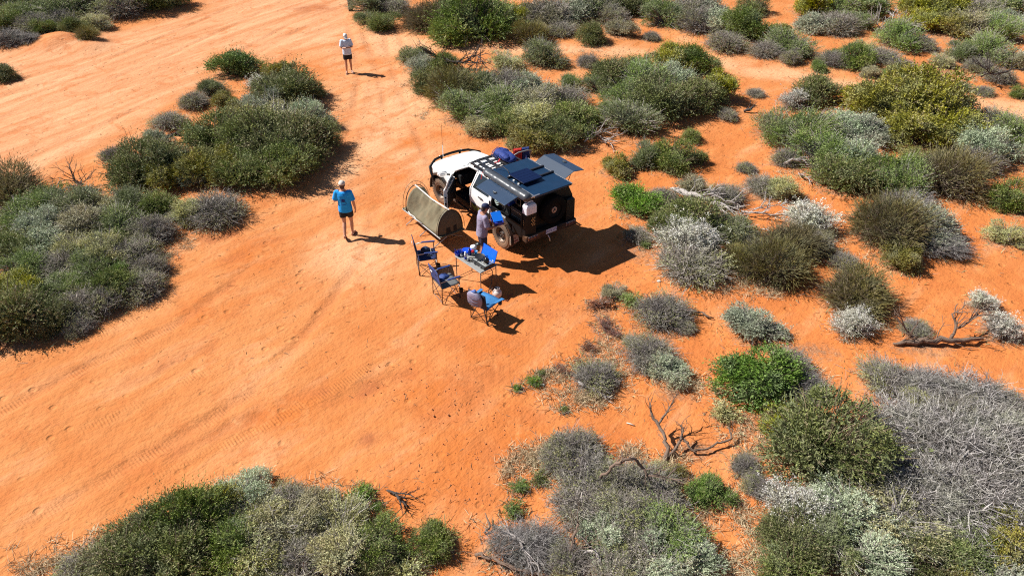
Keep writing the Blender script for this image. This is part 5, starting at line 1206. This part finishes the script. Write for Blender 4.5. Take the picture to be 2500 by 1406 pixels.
    for i in range(n_):
        a = math.pi / 2 * i / (n_ - 1); r = math.cos(a)
        rings.append([HM @ Vector((-.008 + .113 * max(r, .02) * math.cos(2 * math.pi * j / 18), .092 * max(r, .02) * math.sin(2 * math.pi * j / 18), .040 + .098 * math.sin(a))) for j in range(18)])
    c.loft(rings); cp_ = c.build('cap', capm, t, smooth=True)
    br_ = MB(); br_.loft([[HM @ Vector((.07 + .115 * f * math.cos(a), .085 * math.sin(a) * (1 - .15 * f), .046 - .02 * f - .012 * abs(math.sin(a)) + dz)) for dz in (0, .008)] for f in (0, 1) for a in [0]] if False else [[HM @ Vector((.085 + (.10 * math.cos(a)) * f, .082 * math.sin(a), .044 - .022 * f * math.cos(a) + dz)) for (f, dz) in ((0, 0), (1, -.004), (1, .004), (0, .010))] for a in [math.radians(-85 + 170 * i / 10) for i in range(11)]]); br_.build('cap_brim', brim_dark or capm, cp_)
    for s in (1, -1):
        e_ = MB(); e_.ellipsoid((.090, s * .030, .012), (.010, .013, .008), 8, 6, HM); e_.build('eye', M('eye', (.05, .035, .03), .2), t)
    m_ = MB(); m_.ellipsoid((.092, 0, -.060), (.006, .022, .004), 8, 5, HM); m_.build('mouth', M('lips', (.35, .12, .10), .5), t)
    if glasses:
        g_ = MB()
        for s in (1, -1): g_.ellipsoid((.102, s * .034, .012), (.012, .030, .022), 10, 6, HM)
        g_.rod(HM @ Vector((.105, -.03, .018)), HM @ Vector((.105, .03, .018)), .005); g_.build('sunglasses', M('dark_lens', (.012, .012, .013), .15), t)
    for s, k in ((1, 'L'), (-1, 'R')):
        an, toe = Vector(J['an' + k]), Vector(J['to' + k]); d = toe - an; h_ = an - d * .30; 
        so_ = MB(); u = Vector((0, 1, 0))
        top = [(h_ + Vector((0, 0, -.066)), .030), (an + d * .15 + Vector((0, 0, -.069)), .034), (an + d * .65 + Vector((0, 0, -.036)), .046), (toe + d * .12 + Vector((0, 0, -.020)), .030)]
        so_.loft([[c_ + u * w_, c_ - u * w_, c_ - u * w_ + Vector((0, 0, -.016)), c_ + u * w_ + Vector((0, 0, -.016))] for c_, w_ in top]); fo = so_.build('sandal', shoe, t, .006)
        st_ = MB(); st_.tube([tuple(an + d * .45 + u * .042 + Vector((0, 0, -.05))), tuple(an + d * .62 + Vector((0, 0, .012))), tuple(an + d * .45 - u * .042 + Vector((0, 0, -.05)))], .008, 6); st_.build('strap', shoe, fo)
    return t
def base_pose():
    return dict(hip=(0, 0, .93), chest=(.0, 0, 1.3), neck=(.0, 0, 1.48), head=(.03, 0, 1.645),
      shL=(0, .185, 1.43), elL=(-.03, .235, 1.15), wrL=(.06, .25, .90), hfL=(.2, 0, -1), hnL=(0, -1, 0), shR=(0, -.185, 1.43), elR=(-.03, -.235, 1.15), wrR=(.06, -.25, .90), hfR=(.2, 0, -1), hnR=(0, 1, 0),
      hpL=(0, .095, .90), knL=(.02, .10, .49), anL=(-.02, .11, .095), toL=(.17, .13, .038), hpR=(0, -.095, .90), knR=(.02, -.10, .49), anR=(-.02, -.11, .095), toR=(.17, -.13, .038))
tan_cap = M('cap_stone', (.62, .56, .50), .8, 0, .1, 9); navy_cap = M('cap_navy', (.012, .022, .075), .8, 0, .2, 9); white_cap = M('cap_white', (.74, .74, .74), .8, 0, .06, 9)
brown_hair = M('hair_brown', (.07, .032, .018), .7, 0, .3, 40, .4, 80); dark_hair = M('hair_dark', (.02, .013, .010), .7, 0, .3, 40, .4, 80)
blkshort = M('black_shorts', (.012, .012, .016), .85, 0, .3, 10, .3, 30); navyshort = M('navy_shorts', (.020, .022, .055), .85, 0, .4, 14, .3, 30)
teal = M('turquoise_shirt', (.004, .34, .94), .85, 0, .14, 7, .9, 11); pale = M('pale_blue_shirt', (.60, .74, .94), .85, 0, .10, 7, .9, 11); lilac = M('lilac_grey_shirt', (.26, .235, .34), .85, 0, .16, 7, .9, 11)
brsh = M('brown_sandal', (.13, .055, .045), .7)
J = base_pose()
J.update(hip=(0, 0, .94), elL=(.02, .27, 1.17), wrL=(.22, .16, 1.12), hfL=(1, -.5, .1), hnL=(0, -.5, -1), elR=(-.02, -.25, 1.15), wrR=(.03, -.27, .89), hfR=(.15, 0, -1),
         knL=(-.02, .085, .50), anL=(-.26, .08, .17), toL=(-.11, .07, .045), knR=(.11, -.09, .50), anR=(.08, -.085, .095), toR=(.26, -.14, .038), curl=.55)
p1 = person('person in a turquoise T-shirt and stone cap walking away on open sand', (-4.70, 17.60), 93, J, skin, teal, blkshort, tan_cap, brown_hair, brsh, short_to=.58)
prn = M('shirt_print', (.012, .018, .16), .8)
# dark printed marks on the shirt back: two blocks of rows and a thin slanting stroke
for r_i, (z, n_, wd) in enumerate(((1.345, 3, .036), (1.315, 3, .036), (1.275, 2, .040), (1.245, 2, .044), (1.215, 2, .044))):
    for i in range(n_): MB().box((-.140 - .002 * r_i + (.012 if z > 1.3 else 0), (i - (n_ - 1) / 2) * (wd + .004), z), (.010, wd, .020)).build('shirt_mark', prn, p1)
MB().rod((-.146, -.05, 1.20), (-.146, -.085, 1.14), .006, 5).build('shirt_mark', prn, p1); MB().box((-.142, .0, 1.115), (.008, .12, .006)).build('shirt_mark', prn, p1)
J = base_pose()
J.update(elL=(.06, .24, 1.17), wrL=(.27, .07, 1.20), hfL=(.6, -.8, .05), hnL=(-.3, -.2, 1), elR=(.06, -.24, 1.17), wrR=(.27, -.07, 1.20), hfR=(.6, .8, .05), hnR=(-.3, .2, 1), head=(.055, 0, 1.63), knL=(.02, .09, .49), anL=(-.02, .10, .095), toL=(.16, .16, .038), knR=(.03, -.11, .49), anR=(.03, -.13, .095), toR=(.21, -.19, .038), curl=.6)
p2 = person('person in a pale blue T-shirt and white cap looking down at a handset', (-7.34, 31.80), -68, J, skin, pale, blkshort, white_cap, dark_hair, M('pale_sandal', (.5, .36, .28), .7), head_tilt=.5, glasses=True, short_to=.66)
MB().box((.155, 0, 1.70), (.012, .05, .03), (0, .5, 0)).build('cap_badge', M('badge_dark', (.05, .06, .09), .7), p2)
l_, r_ = on(p2, (.33, 0, 1.225))
hs_ = thing('black_handset', 'black handset held by the person in the white cap', 'handset', l_, r_)
b = MB(); b.box((0, 0, 0), (.09, .17, .022), (0, -.35, 0)); b.build('handset_body', intm, hs_, .008); MB().box((-.012, 0, .014), (.06, .13, .004), (0, -.35, 0)).build('screen', M('screen', (.04, .05, .07), .1), hs_)
J = base_pose()
J.update(hip=(0, 0, .93), chest=(.03, 0, 1.3), neck=(.05, 0, 1.475), head=(.11, 0, 1.625), shL=(.04, .18, 1.42), shR=(.04, -.18, 1.42), elL=(.10, .24, 1.15), wrL=(.33, .13, 1.10), hfL=(1, -.25, .05), hnL=(0, -.4, 1), elR=(.08, -.25, 1.14), wrR=(.32, -.14, 1.09), hfR=(1, .25, .05), hnR=(0, .4, 1),
         knL=(.05, .11, .49), anL=(-.02, .12, .095), toL=(.17, .14, .038), knR=(.0, -.09, .49), anR=(-.10, -.10, .095), toR=(.09, -.12, .038), curl=.6)
p3 = person('person in a lilac grey T-shirt and navy cap standing between table and ute', (-.80, 16.28), 22, J, M('skin_tanned', (.36, .17, .11), .55, 0, .08, 12), lilac, navyshort, navy_cap, dark_hair, brsh, head_tilt=.30, short_to=.78)
l_, r_ = on(p3, (.44, .02, 1.13))
hb = thing('blue_lunch_box', 'bright blue open box held by the person at the ute', 'box', l_, r_)
cyb = M('cyan_blue_plastic', (.008, .17, .80), .35)
b = MB(); b.loft([[(-.12, -.14, -.05), (.12, -.14, -.05), (.12, .14, -.05), (-.12, .14, -.05)], [(-.14, -.16, .05), (.14, -.16, .05), (.14, .16, .05), (-.14, .16, .05)], [(-.125, -.145, .05), (.125, -.145, .05), (.125, .145, .05), (-.125, .145, .05)], [(-.11, -.13, -.035), (.11, -.13, -.035), (.11, .13, -.035), (-.11, .13, -.035)]]); b.build('box_body', M('deep_blue_plastic', (.01, .035, .30), .35), hb, .006)
MB().box((.02, .06, .12), (.28, .30, .014), (.55, 0, 0)).build('box_lid', cyb, hb, .006)
# ------------------------------------------------------------------ dead wood
wood_g = M('weathered_grey_wood', (.40, .36, .34), .85, 0, .3, 14, .6, 30)
wood_b = M('brown_dead_wood', (.17, .115, .085), .85, 0, .35, 14, .6, 30)
wood_k = M('black_dead_wood', (.055, .045, .042), .85, 0, .35, 14, .6, 30)
def gp(px, py, h=0.0):
    p = at(px, py, h); return Vector((p[0], p[1], h + gz1(p[0], p[1])))
def wiggly(a, b, n, amp, r):
    return [a.lerp(b, i / n) + (Vector((r.uniform(-1, 1), r.uniform(-1, 1), r.uniform(-.6, .9))) * amp if 0 < i < n else Vector()) for i in range(n + 1)]
def dead_wood(name, label, mat, limbs, seed, twigs=10, tl=.35, r_tw=.008):
    """limbs: lists of (px, py, height, radius); first limb is the trunk, the others its side limbs"""
    r = random.Random(seed); base = gp(*limbs[0][0][:3])
    t = thing(name, label, 'dead branch', tuple(base), 0.0)
    for k, L in enumerate(limbs):
        P = [gp(*q[:3]) - base for q in L]; R = [q[3] for q in L]
        pts, rs_ = [], []
        for i in range(len(P) - 1):
            seg = wiggly(P[i], P[i + 1], 4, .10 * (P[i + 1] - P[i]).length, r)
            pts += seg[:-1]; rs_ += [R[i] + (R[i + 1] - R[i]) * j / 4 for j in range(4)]
        pts.append(P[-1]); rs_.append(R[-1])
        rs_ = [q * r.uniform(.85, 1.15) for q in rs_]
        part = MB().tube(pts, rs_, 7).build('trunk' if k == 0 else 'side_limb', mat, t, smooth=True)
        tw_ = MB()
        for _ in range(twigs):
            i = r.randrange(1, len(pts)); d = (pts[i] - pts[i - 1]).normalized()
            d = (d + Vector((r.uniform(-1, 1), r.uniform(-1, 1), r.uniform(-.1, .9))) * .9).normalized(); l = tl * r.uniform(.4, 1.1)
            e = pts[i] + d * l; e.z = max(e.z, gz1(base.x + e.x, base.y + e.y) - base.z + .012)
            m_ = (pts[i] + e) / 2 + Vector((r.uniform(-1, 1), r.uniform(-1, 1), r.uniform(-.3, 1))) * .12 * l
            tw_.tube([pts[i], m_, e], [r_tw * 1.3, r_tw, r_tw * .5], 5)
            for _2 in range(2):
                f = r.uniform(.3, .9); q = m_.lerp(e, f); d2 = (d + Vector((r.uniform(-1, 1), r.uniform(-1, 1), r.uniform(-.3, .7)))).normalized(); e2 = q + d2 * l * .45; e2.z = max(e2.z, .01 - 0)
                tw_.tube([q, e2], [r_tw * .7, r_tw * .35], 4)
        if twigs: tw_.build('twigs', mat, part)['kind'] = 'stuff'
    return t
dead_wood('forked_branch', 'brown forked dead branch standing up from bare sand', wood_b, [
  [(1626, 1128, .02, .045), (1632, 1090, .16, .040), (1612, 1045, .30, .034), (1592, 1010, .46, .026), (1588, 985, .60, .016)],
  [(1606, 1035, .34, .026), (1625, 1010, .48, .020), (1640, 985, .62, .014), (1658, 958, .74, .007)],
  [(1630, 1112, .08, .034), (1660, 1075, .20, .028), (1668, 1050, .30, .022), (1664, 1035, .36, .012)],
  [(1668, 1068, .22, .026), (1690, 1098, .10, .024), (1725, 1095, .10, .022), (1760, 1080, .12, .020), (1786, 1070, .14, .022), (1776, 1040, .30, .012)]], 1, 11, .24, .006)
dead_wood('fallen_branch', 'bleached grey fallen limb lying in the scrub right of the ute', wood_g, [
  [(1636, 460, .30, .02), (1650, 463, .32, .075), (1672, 470, .34, .085), (1705, 478, .40, .070), (1745, 492, .40, .05), (1790, 520, .25, .03)],
  [(1690, 475, .36, .055), (1682, 500, .15, .045), (1680, 515, .02, .035)], [(1735, 488, .38, .045), (1760, 505, .30, .035), (1775, 530, .12, .02)], [(1705, 476, .42, .045), (1740, 476, .40, .03), (1800, 500, .3, .015)]], 2, 12, .6, .014)
dead_wood('fallen_branch', 'thin bleached branches lying flat right of the grey fallen limb', wood_g, [
  [(1810, 515, .12, .03), (1850, 520, .2, .028), (1905, 535, .12, .015)], [(1830, 518, .15, .02), (1880, 505, .25, .014), (1930, 510, .2, .008)], [(1860, 560, .05, .02), (1900, 575, .12, .012), (1930, 590, .1, .008)]], 3, 10, .5, .011)
dead_wood('fallen_log', 'long dark fallen log on open sand at the right edge', wood_b, [
  [(2180, 838, .05, .018), (2215, 835, .08, .06), (2260, 832, .10, .075), (2330, 830, .14, .065), (2400, 826, .10, .03)],
  [(2320, 828, .14, .04), (2335, 795, .40, .03), (2325, 765, .62, .018), (2340, 740, .8, .008)], [(2340, 800, .30, .03), (2380, 775, .45, .018), (2430, 770, .40, .01)], [(2240, 832, .1, .03), (2215, 810, .25, .02), (2205, 790, .4, .01)]], 4, 9, .5, .011)
dead_wood('fallen_branch', 'dark bent dead branch at the left end of the clump behind the ute', wood_k, [
  [(1060, 150, .5, .05), (1100, 152, .6, .05), (1140, 150, .6, .04), (1172, 150, .5, .02)], [(1110, 152, .6, .035), (1130, 168, .3, .025), (1150, 172, .1, .015)], [(1140, 148, .6, .03), (1160, 132, .9, .02), (1176, 150, .7, .01)], [(1080, 150, .5, .03), (1050, 135, .8, .02)]], 5, 14, .9, .016)
dead_wood('fallen_branch', 'dead branch with arching twigs on sand near the left edge', wood_b, [
  [(200, 450, .08, .05), (185, 445, .25, .045), (178, 432, .42, .02)], [(192, 445, .2, .025), (160, 440, .45, .016), (125, 465, .15, .008)], [(190, 448, .15, .02), (210, 440, .3, .012), (222, 432, .4, .006)], [(185, 452, .12, .02), (150, 465, .25, .012), (120, 475, .1, .006)]], 6, 8, .6, .010)
dead_wood('fallen_branch', 'black dead wood between track and the shrub island', wood_k, [
  [(405, 340, .1, .06), (425, 330, .3, .06), (455, 318, .25, .03)], [(420, 330, .3, .03), (440, 335, .2, .02), (460, 330, .2, .01)]], 7, 14, .6, .013)
dead_wood('arched_branch', 'dark arching branch above the bottom centre twiggy thicket', wood_b, [
  [(1465, 1178, .35, .030), (1490, 1152, .62, .030), (1520, 1135, .78, .030), (1548, 1130, .80, .028), (1560, 1145, .66, .026), (1578, 1172, .5, .022)], [(1575, 1170, .5, .02), (1620, 1172, .55, .014), (1655, 1185, .5, .008)]], 8, 8, .35, .008)
for i, (lb, limbs) in enumerate([
  ('grey crooked dead limb at the bottom edge, leftmost of the fallen limbs', [[(1235, 1312, .12, .035), (1270, 1325, .18, .03), (1290, 1365, .14, .028), (1302, 1400, .1, .02)], [(1262, 1322, .18, .022), (1230, 1300, .2, .012)]]),
  ('brown dead limb standing out of the bottom centre twig heap', [[(1395, 1360, .15, .035), (1398, 1320, .3, .032), (1412, 1285, .42, .02)], [(1390, 1365, .12, .03), (1420, 1345, .2, .024), (1440, 1332, .22, .016)]]),
  ('bleached curved limb at the very bottom edge, right of centre', [[(1462, 1404, .1, .035), (1462, 1370, .22, .034), (1450, 1352, .28, .026), (1425, 1358, .2, .018)]]),
  ('dark fallen limb in the twig heap at the bottom edge', [[(1160, 1355, .06, .03), (1205, 1362, .12, .03), (1250, 1385, .1, .026), (1290, 1402, .06, .018)], [(1205, 1362, .12, .02), (1230, 1350, .2, .012)]])]):
    dead_wood('fallen_limb', lb, wood_g if i in (0, 2) else wood_b, limbs, 20 + i, 9, .32, .007)
dead_wood('fallen_limb', 'pale split log beside the small dark shrub, centre right', wood_g, [[(1412, 932, .10, .03), (1440, 948, .10, .035), (1470, 962, .06, .025), (1485, 978, .03, .012)]], 31, 6, .25, .007)
dead_wood('fallen_limb', 'short dark log lying right of the low scrub, centre right', wood_b, [[(1672, 762, .05, .03), (1705, 765, .06, .03), (1742, 778, .04, .018)]], 32, 3, .2, .007)
dead_wood('fallen_limb', 'curved brown stick standing on sand near the bottom edge', wood_b, [[(1182, 1302, .03, .022), (1196, 1285, .08, .022), (1188, 1262, .12, .014), (1184, 1252, .14, .008)]], 33, 0)
dead_wood('fallen_limb', 'tangle of dark dead sticks right of the bottom left thicket', wood_k, [[(945, 1195, .06, .022), (975, 1215, .1, .022), (995, 1235, .05, .016)], [(960, 1205, .08, .016), (990, 1205, .12, .012), (1010, 1200, .1, .006)], [(970, 1212, .1, .016), (980, 1240, .08, .012)]], 34, 7, .22, .006)
dead_wood('fallen_limb', 'bare white sticks in the scrub at top right', wood_g, [[(2140, 75, .4, .04), (2165, 60, .8, .03), (2190, 35, 1.2, .012)], [(2150, 70, .5, .03), (2130, 45, 1.0, .012)], [(2155, 70, .5, .03), (2200, 65, .8, .012)]], 35, 12, .9, .014)
dead_wood('fallen_limb', 'dark bare branch at the right edge, top right', wood_k, [[(2395, 188, .3, .04), (2440, 180, .6, .035), (2490, 172, .5, .02)], [(2420, 182, .5, .03), (2400, 165, .8, .012)]], 36, 12, .8, .014)
dead_wood('fallen_limb', 'grey curled root in the scrub above the ute scrub patch', wood_g, [[(1915, 400, .15, .04), (1935, 392, .3, .04), (1955, 402, .2, .03)], [(1950, 425, .1, .03), (1975, 440, .15, .02)]], 37, 6, .5, .012)
dead_wood('fallen_limb', 'dead twigs and stick on sand behind the open right hatch', wood_g, [[(1425, 350, .1, .03), (1450, 335, .2, .028), (1480, 325, .25, .015)], [(1465, 335, .2, .02), (1490, 350, .1, .01)]], 38, 12, .7, .012)
dead_wood('fallen_limb', 'small charred stump on sand below the sandy side path', wood_k, [[(1815, 275, .05, .05), (1832, 270, .15, .06), (1838, 264, .22, .03)]], 39, 4, .3, .012)
st = MB(); a, b_ = gp(1530, 1030, .02), gp(1550, 1037, .02); st.tube([a, a.lerp(b_, .5) + Vector((0, 0, .01)), b_], [.012, .014, .008], 6)
tag(st.build('stick', M('pale_stick', (.62, .55, .48), .8), None, smooth=True), 'short white stick on bare sand left of the forked branch', 'stick')
# wooden post beside the far end of the track
pp = gp(857, 28); post = thing('wooden_post', 'dark brown wooden post beside the dirt track, cut off by top edge', 'post', tuple(pp), .3)
pm = M('post_wood', (.075, .035, .022), .85, 0, .3, 8, .5, 20)
MB().loft([[(x * .13, y * .10, z) for x, y in ((-1, -1), (1, -1), (1, 1), (-1, 1))] for z in (-.1, .6, 1.5)]).build('post_shaft', pm, post, .015)
MB().box((0, 0, 1.51), (.27, .21, .03)).build('post_cap', pm, post, .008)

# ------------------------------------------------------------------ ground cover nobody could count: dry grass, twigs and leaf litter
R2 = np.random.default_rng(11)
def blades(name, label, P, L, width, up, mat, spread=1.0):
    n = len(P); d = R2.normal(size=(n, 3)) * spread; d[:, 2] = np.abs(R2.normal(size=n)) * up + .04; d = unit(d)
    side = unit(np.cross(d, R2.normal(size=(n, 3)))); l = (L * R2.uniform(.4, 1.3, n))[:, None]; w_ = width * R2.uniform(.7, 1.3, n)[:, None]
    bend = np.array([0, 0, -1.0]) * l * .12
    v = np.stack([P - side * w_ / 2, P + side * w_ / 2, P + d * l * .6 + side * w_ * .35, P + d * l + bend, P + d * l * .6 - side * w_ * .35], 1).reshape(-1, 3)
    k = np.arange(n)[:, None] * 5
    F = np.concatenate([k + np.array([[0, 1, 2, 4]]), k + np.array([[4, 2, 3, 3]])])
    q = k + np.array([[0, 1, 2, 4]]); tri = k + np.array([[4, 2, 3]])
    me = bpy.data.meshes.new(name)
    Fq = np.concatenate([q.ravel(), tri.ravel()]).astype(np.int32); tot = np.concatenate([np.full(n, 4), np.full(n, 3)]).astype(np.int32); st_ = np.concatenate([[0], np.cumsum(tot)[:-1]]).astype(np.int32)
    me.vertices.add(len(v)); me.vertices.foreach_set('co', v.astype(np.float32).ravel()); me.loops.add(len(Fq)); me.loops.foreach_set('vertex_index', Fq)
    me.polygons.add(2 * n); me.polygons.foreach_set('loop_start', st_); me.polygons.foreach_set('loop_total', tot); me.update(calc_edges=True)
    a_ = me.attributes.new('tone', 'FLOAT', 'POINT'); a_.data.foreach_set('value', np.repeat(R2.uniform(0, 1, n), 5).astype(np.float32))
    return tag(link_mesh(name, me, mat), label, None, None, 'stuff')
def scatter_px(lst):
    out = []
    for (px, py, w_, h_, n) in lst:
        n = int(n * 1.5)
        c_ = at(px, py); s_ = ppm(py); sx, sy = w_ / s_ / 2, h_ / s_ / 2 / .55
        nt_ = max(1, n // 16); cx = c_[0] + R2.normal(size=nt_) * sx * .6; cy = c_[1] + R2.normal(size=nt_) * sy * .6
        k = R2.integers(0, nt_, n); x = cx[k] + R2.normal(size=n) * .05; y = cy[k] + R2.normal(size=n) * .05
        out.append(np.stack([x, y, ground_z(x, y)], 1))
    return np.concatenate(out)
GP = scatter_px([(1300, 1118, 90, 40, 700), (1350, 1100, 60, 30, 300), (1240, 1150, 50, 40, 250), (1420, 975, 130, 40, 900), (1360, 915, 100, 50, 400), (1510, 905, 90, 60, 500), (1480, 860, 60, 50, 200), (1760, 690, 160, 40, 700), (1860, 720, 120, 24, 300), (1700, 935, 80, 40, 300), (1640, 940, 60, 20, 200),
   (2290, 130, 130, 40, 700), (2340, 190, 150, 50, 700), (2200, 200, 160, 40, 400), (2300, 230, 160, 30, 350), (1830, 1080, 90, 80, 600), (1880, 1020, 60, 40, 200), (1640, 1140, 120, 40, 500), (1560, 1110, 100, 30, 300), (1830, 1290, 80, 160, 700), (1800, 1380, 70, 50, 350), (2030, 560, 110, 60, 350), (1980, 620, 80, 30, 200), (385, 650, 60, 70, 300), (460, 600, 50, 40, 200), (20, 680, 60, 40, 200), (1560, 570, 70, 50, 150), (1530, 520, 60, 60, 150),
   (1400, 370, 80, 20, 200), (1000, 205, 40, 40, 150), (1040, 280, 40, 50, 150), (1450, 130, 80, 30, 200), (1850, 470, 120, 60, 350), (1920, 430, 80, 40, 200), (1720, 460, 80, 30, 200), (2120, 640, 120, 50, 250), (1980, 920, 100, 40, 250), (2140, 800, 80, 40, 150), (1250, 1370, 160, 60, 300), (1700, 1270, 100, 60, 250), (1180, 1300, 80, 60, 60), (170, 1370, 200, 70, 500), (90, 1390, 120, 40, 300), (260, 1320, 120, 40, 250), (480, 1225, 90, 30, 150), (730, 1200, 160, 30, 200), (1010, 1395, 50, 40, 100)])
blades('dry_grass', 'dry straw-coloured grass tufts and fallen stalks around the shrubs', GP, .20, .010, .7, leaf_mat('straw', (.34, .24, .12), (.66, .52, .32), .8, .1, .2), .9)
TP, TL = [], []
for (cx, cy, R) in PX:
    n = int(45 * max(R, .5) + 30); a_ = R2.uniform(0, 6.283, n); q = R * R2.uniform(.72, 1.42, n)
    x = cx + q * np.cos(a_); y = cy + q * np.sin(a_); TP.append(np.stack([x, y, ground_z(x, y) + .004], 1))
TP = np.concatenate(TP)
blades('shrub_twig_litter', 'fallen grey and brown twigs lying round the shrub bases', TP, .24, .009, .35, leaf_mat('litter_twigs', (.09, .06, .045), (.34, .27, .22), .85, 0.0, .2), 1.0)
LP_ = []
for (cx, cy, R, k, kind, *_r) in PLACED:
    n = int(60 * max(R, .4)); a_ = R2.uniform(0, 6.283, n); g_ = R2.integers(0, 9, n) * .7; q = R * (.82 + .28 * np.abs(R2.normal(size=n))) ; a_ = g_ + R2.normal(size=n) * .18 + cx
    x = cx + q * np.cos(a_); y = cy + q * np.sin(a_); LP_.append(np.stack([x, y, ground_z(x, y)], 1))
LP_ = np.concatenate(LP_)
blades('low_scrub_growth', 'low sparse grey-green growth creeping out from under the shrubs', LP_, .20, .016, .8, leaf_mat('low_growth', (.10, .10, .04), (.36, .34, .20), .7, .15, .6), .8)
def strew(lst):
    out = []
    for (px, py, w_, h_, n) in lst:
        x_ = px + R2.uniform(-w_ / 2, w_ / 2, n); y_ = py + R2.uniform(-h_ / 2, h_ / 2, n)
        P = np.array([at(a, b)[:2] for a, b in zip(x_, y_)]); out.append(np.stack([P[:, 0], P[:, 1], ground_z(P[:, 0], P[:, 1]) + .004], 1))
    return np.concatenate(out)
SP = strew([(1000, 1220, 300, 160, 110), (1150, 1050, 300, 200, 40), (1300, 1300, 250, 200, 160), (650, 560, 300, 250, 70), (550, 750, 500, 300, 90), (900, 820, 500, 300, 60), (1300, 900, 300, 300, 70), (1700, 800, 400, 200, 140), (1560, 830, 260, 240, 260), (1560, 640, 160, 140, 90), (1430, 960, 260, 120, 120), (2200, 720, 500, 300, 200), (2100, 900, 600, 150, 160), (1750, 430, 300, 120, 60), (1850, 320, 200, 200, 60), (1380, 600, 240, 300, 40), (200, 180, 400, 120, 50), (400, 330, 600, 140, 50), (900, 200, 160, 200, 40), (1500, 1030, 400, 160, 60), (1750, 1250, 150, 300, 70), (2250, 200, 400, 120, 120)])
blades('scattered_twigs', 'small dark twigs and bark strewn over the open sand', SP, .12, .011, .12, leaf_mat('dark_litter', (.09, .045, .03), (.26, .15, .10), .85, 0.0, .2), 1.0)
# thrown clods and pebbles
CP = strew([(1150, 1060, 250, 160, 90), (1040, 930, 300, 100, 60), (880, 300, 300, 400, 80), (950, 160, 200, 200, 60), (600, 250, 500, 200, 60), (1300, 760, 250, 120, 50), (1100, 1200, 200, 200, 50), (1500, 660, 120, 60, 30), (2200, 650, 400, 300, 70)])
n = len(CP); s_ = R2.uniform(.008, .028, n)[:, None]
octv = np.array([[1, 0, 0], [-1, 0, 0], [0, 1, 0], [0, -1, 0], [0, 0, .8], [0, 0, -.5]]); V = (CP[:, None] + octv[None] * s_[:, None] * R2.uniform(.7, 1.3, (n, 6, 1))).reshape(-1, 3)
octf = np.array([[0, 2, 4], [2, 1, 4], [1, 3, 4], [3, 0, 4], [2, 0, 5], [1, 2, 5], [3, 1, 5], [0, 3, 5]]); F = (np.arange(n)[:, None, None] * 6 + octf[None]).reshape(-1, 3)
tag(link_mesh('sand_clods', np_mesh('sand_clods', V, F), M('clod', (.42, .17, .07), .95, 0, .3, 3)), 'small sand clods and pebbles on the clearing', None, None, 'stuff')
for i, (px, py, s, lb) in enumerate([(1662, 697, .10, 'white limestone lump in front of the white-flowered shrub'), (1608, 690, .06, 'small white stone left of the limestone lump'), (1325, 940, .05, 'white shell-like stone beside the small green seedlings')]):
    q = gp(px, py); rk_ = MB(); rk_.ellipsoid((0, 0, s * .3), (s, s * .7, s * .5), 7, 5); o = rk_.build('white_stone', M('limestone', (.66, .62, .58), .9, 0, .1, 12, .6, 20), None); o.location = q; tag(o, lb, 'stone')
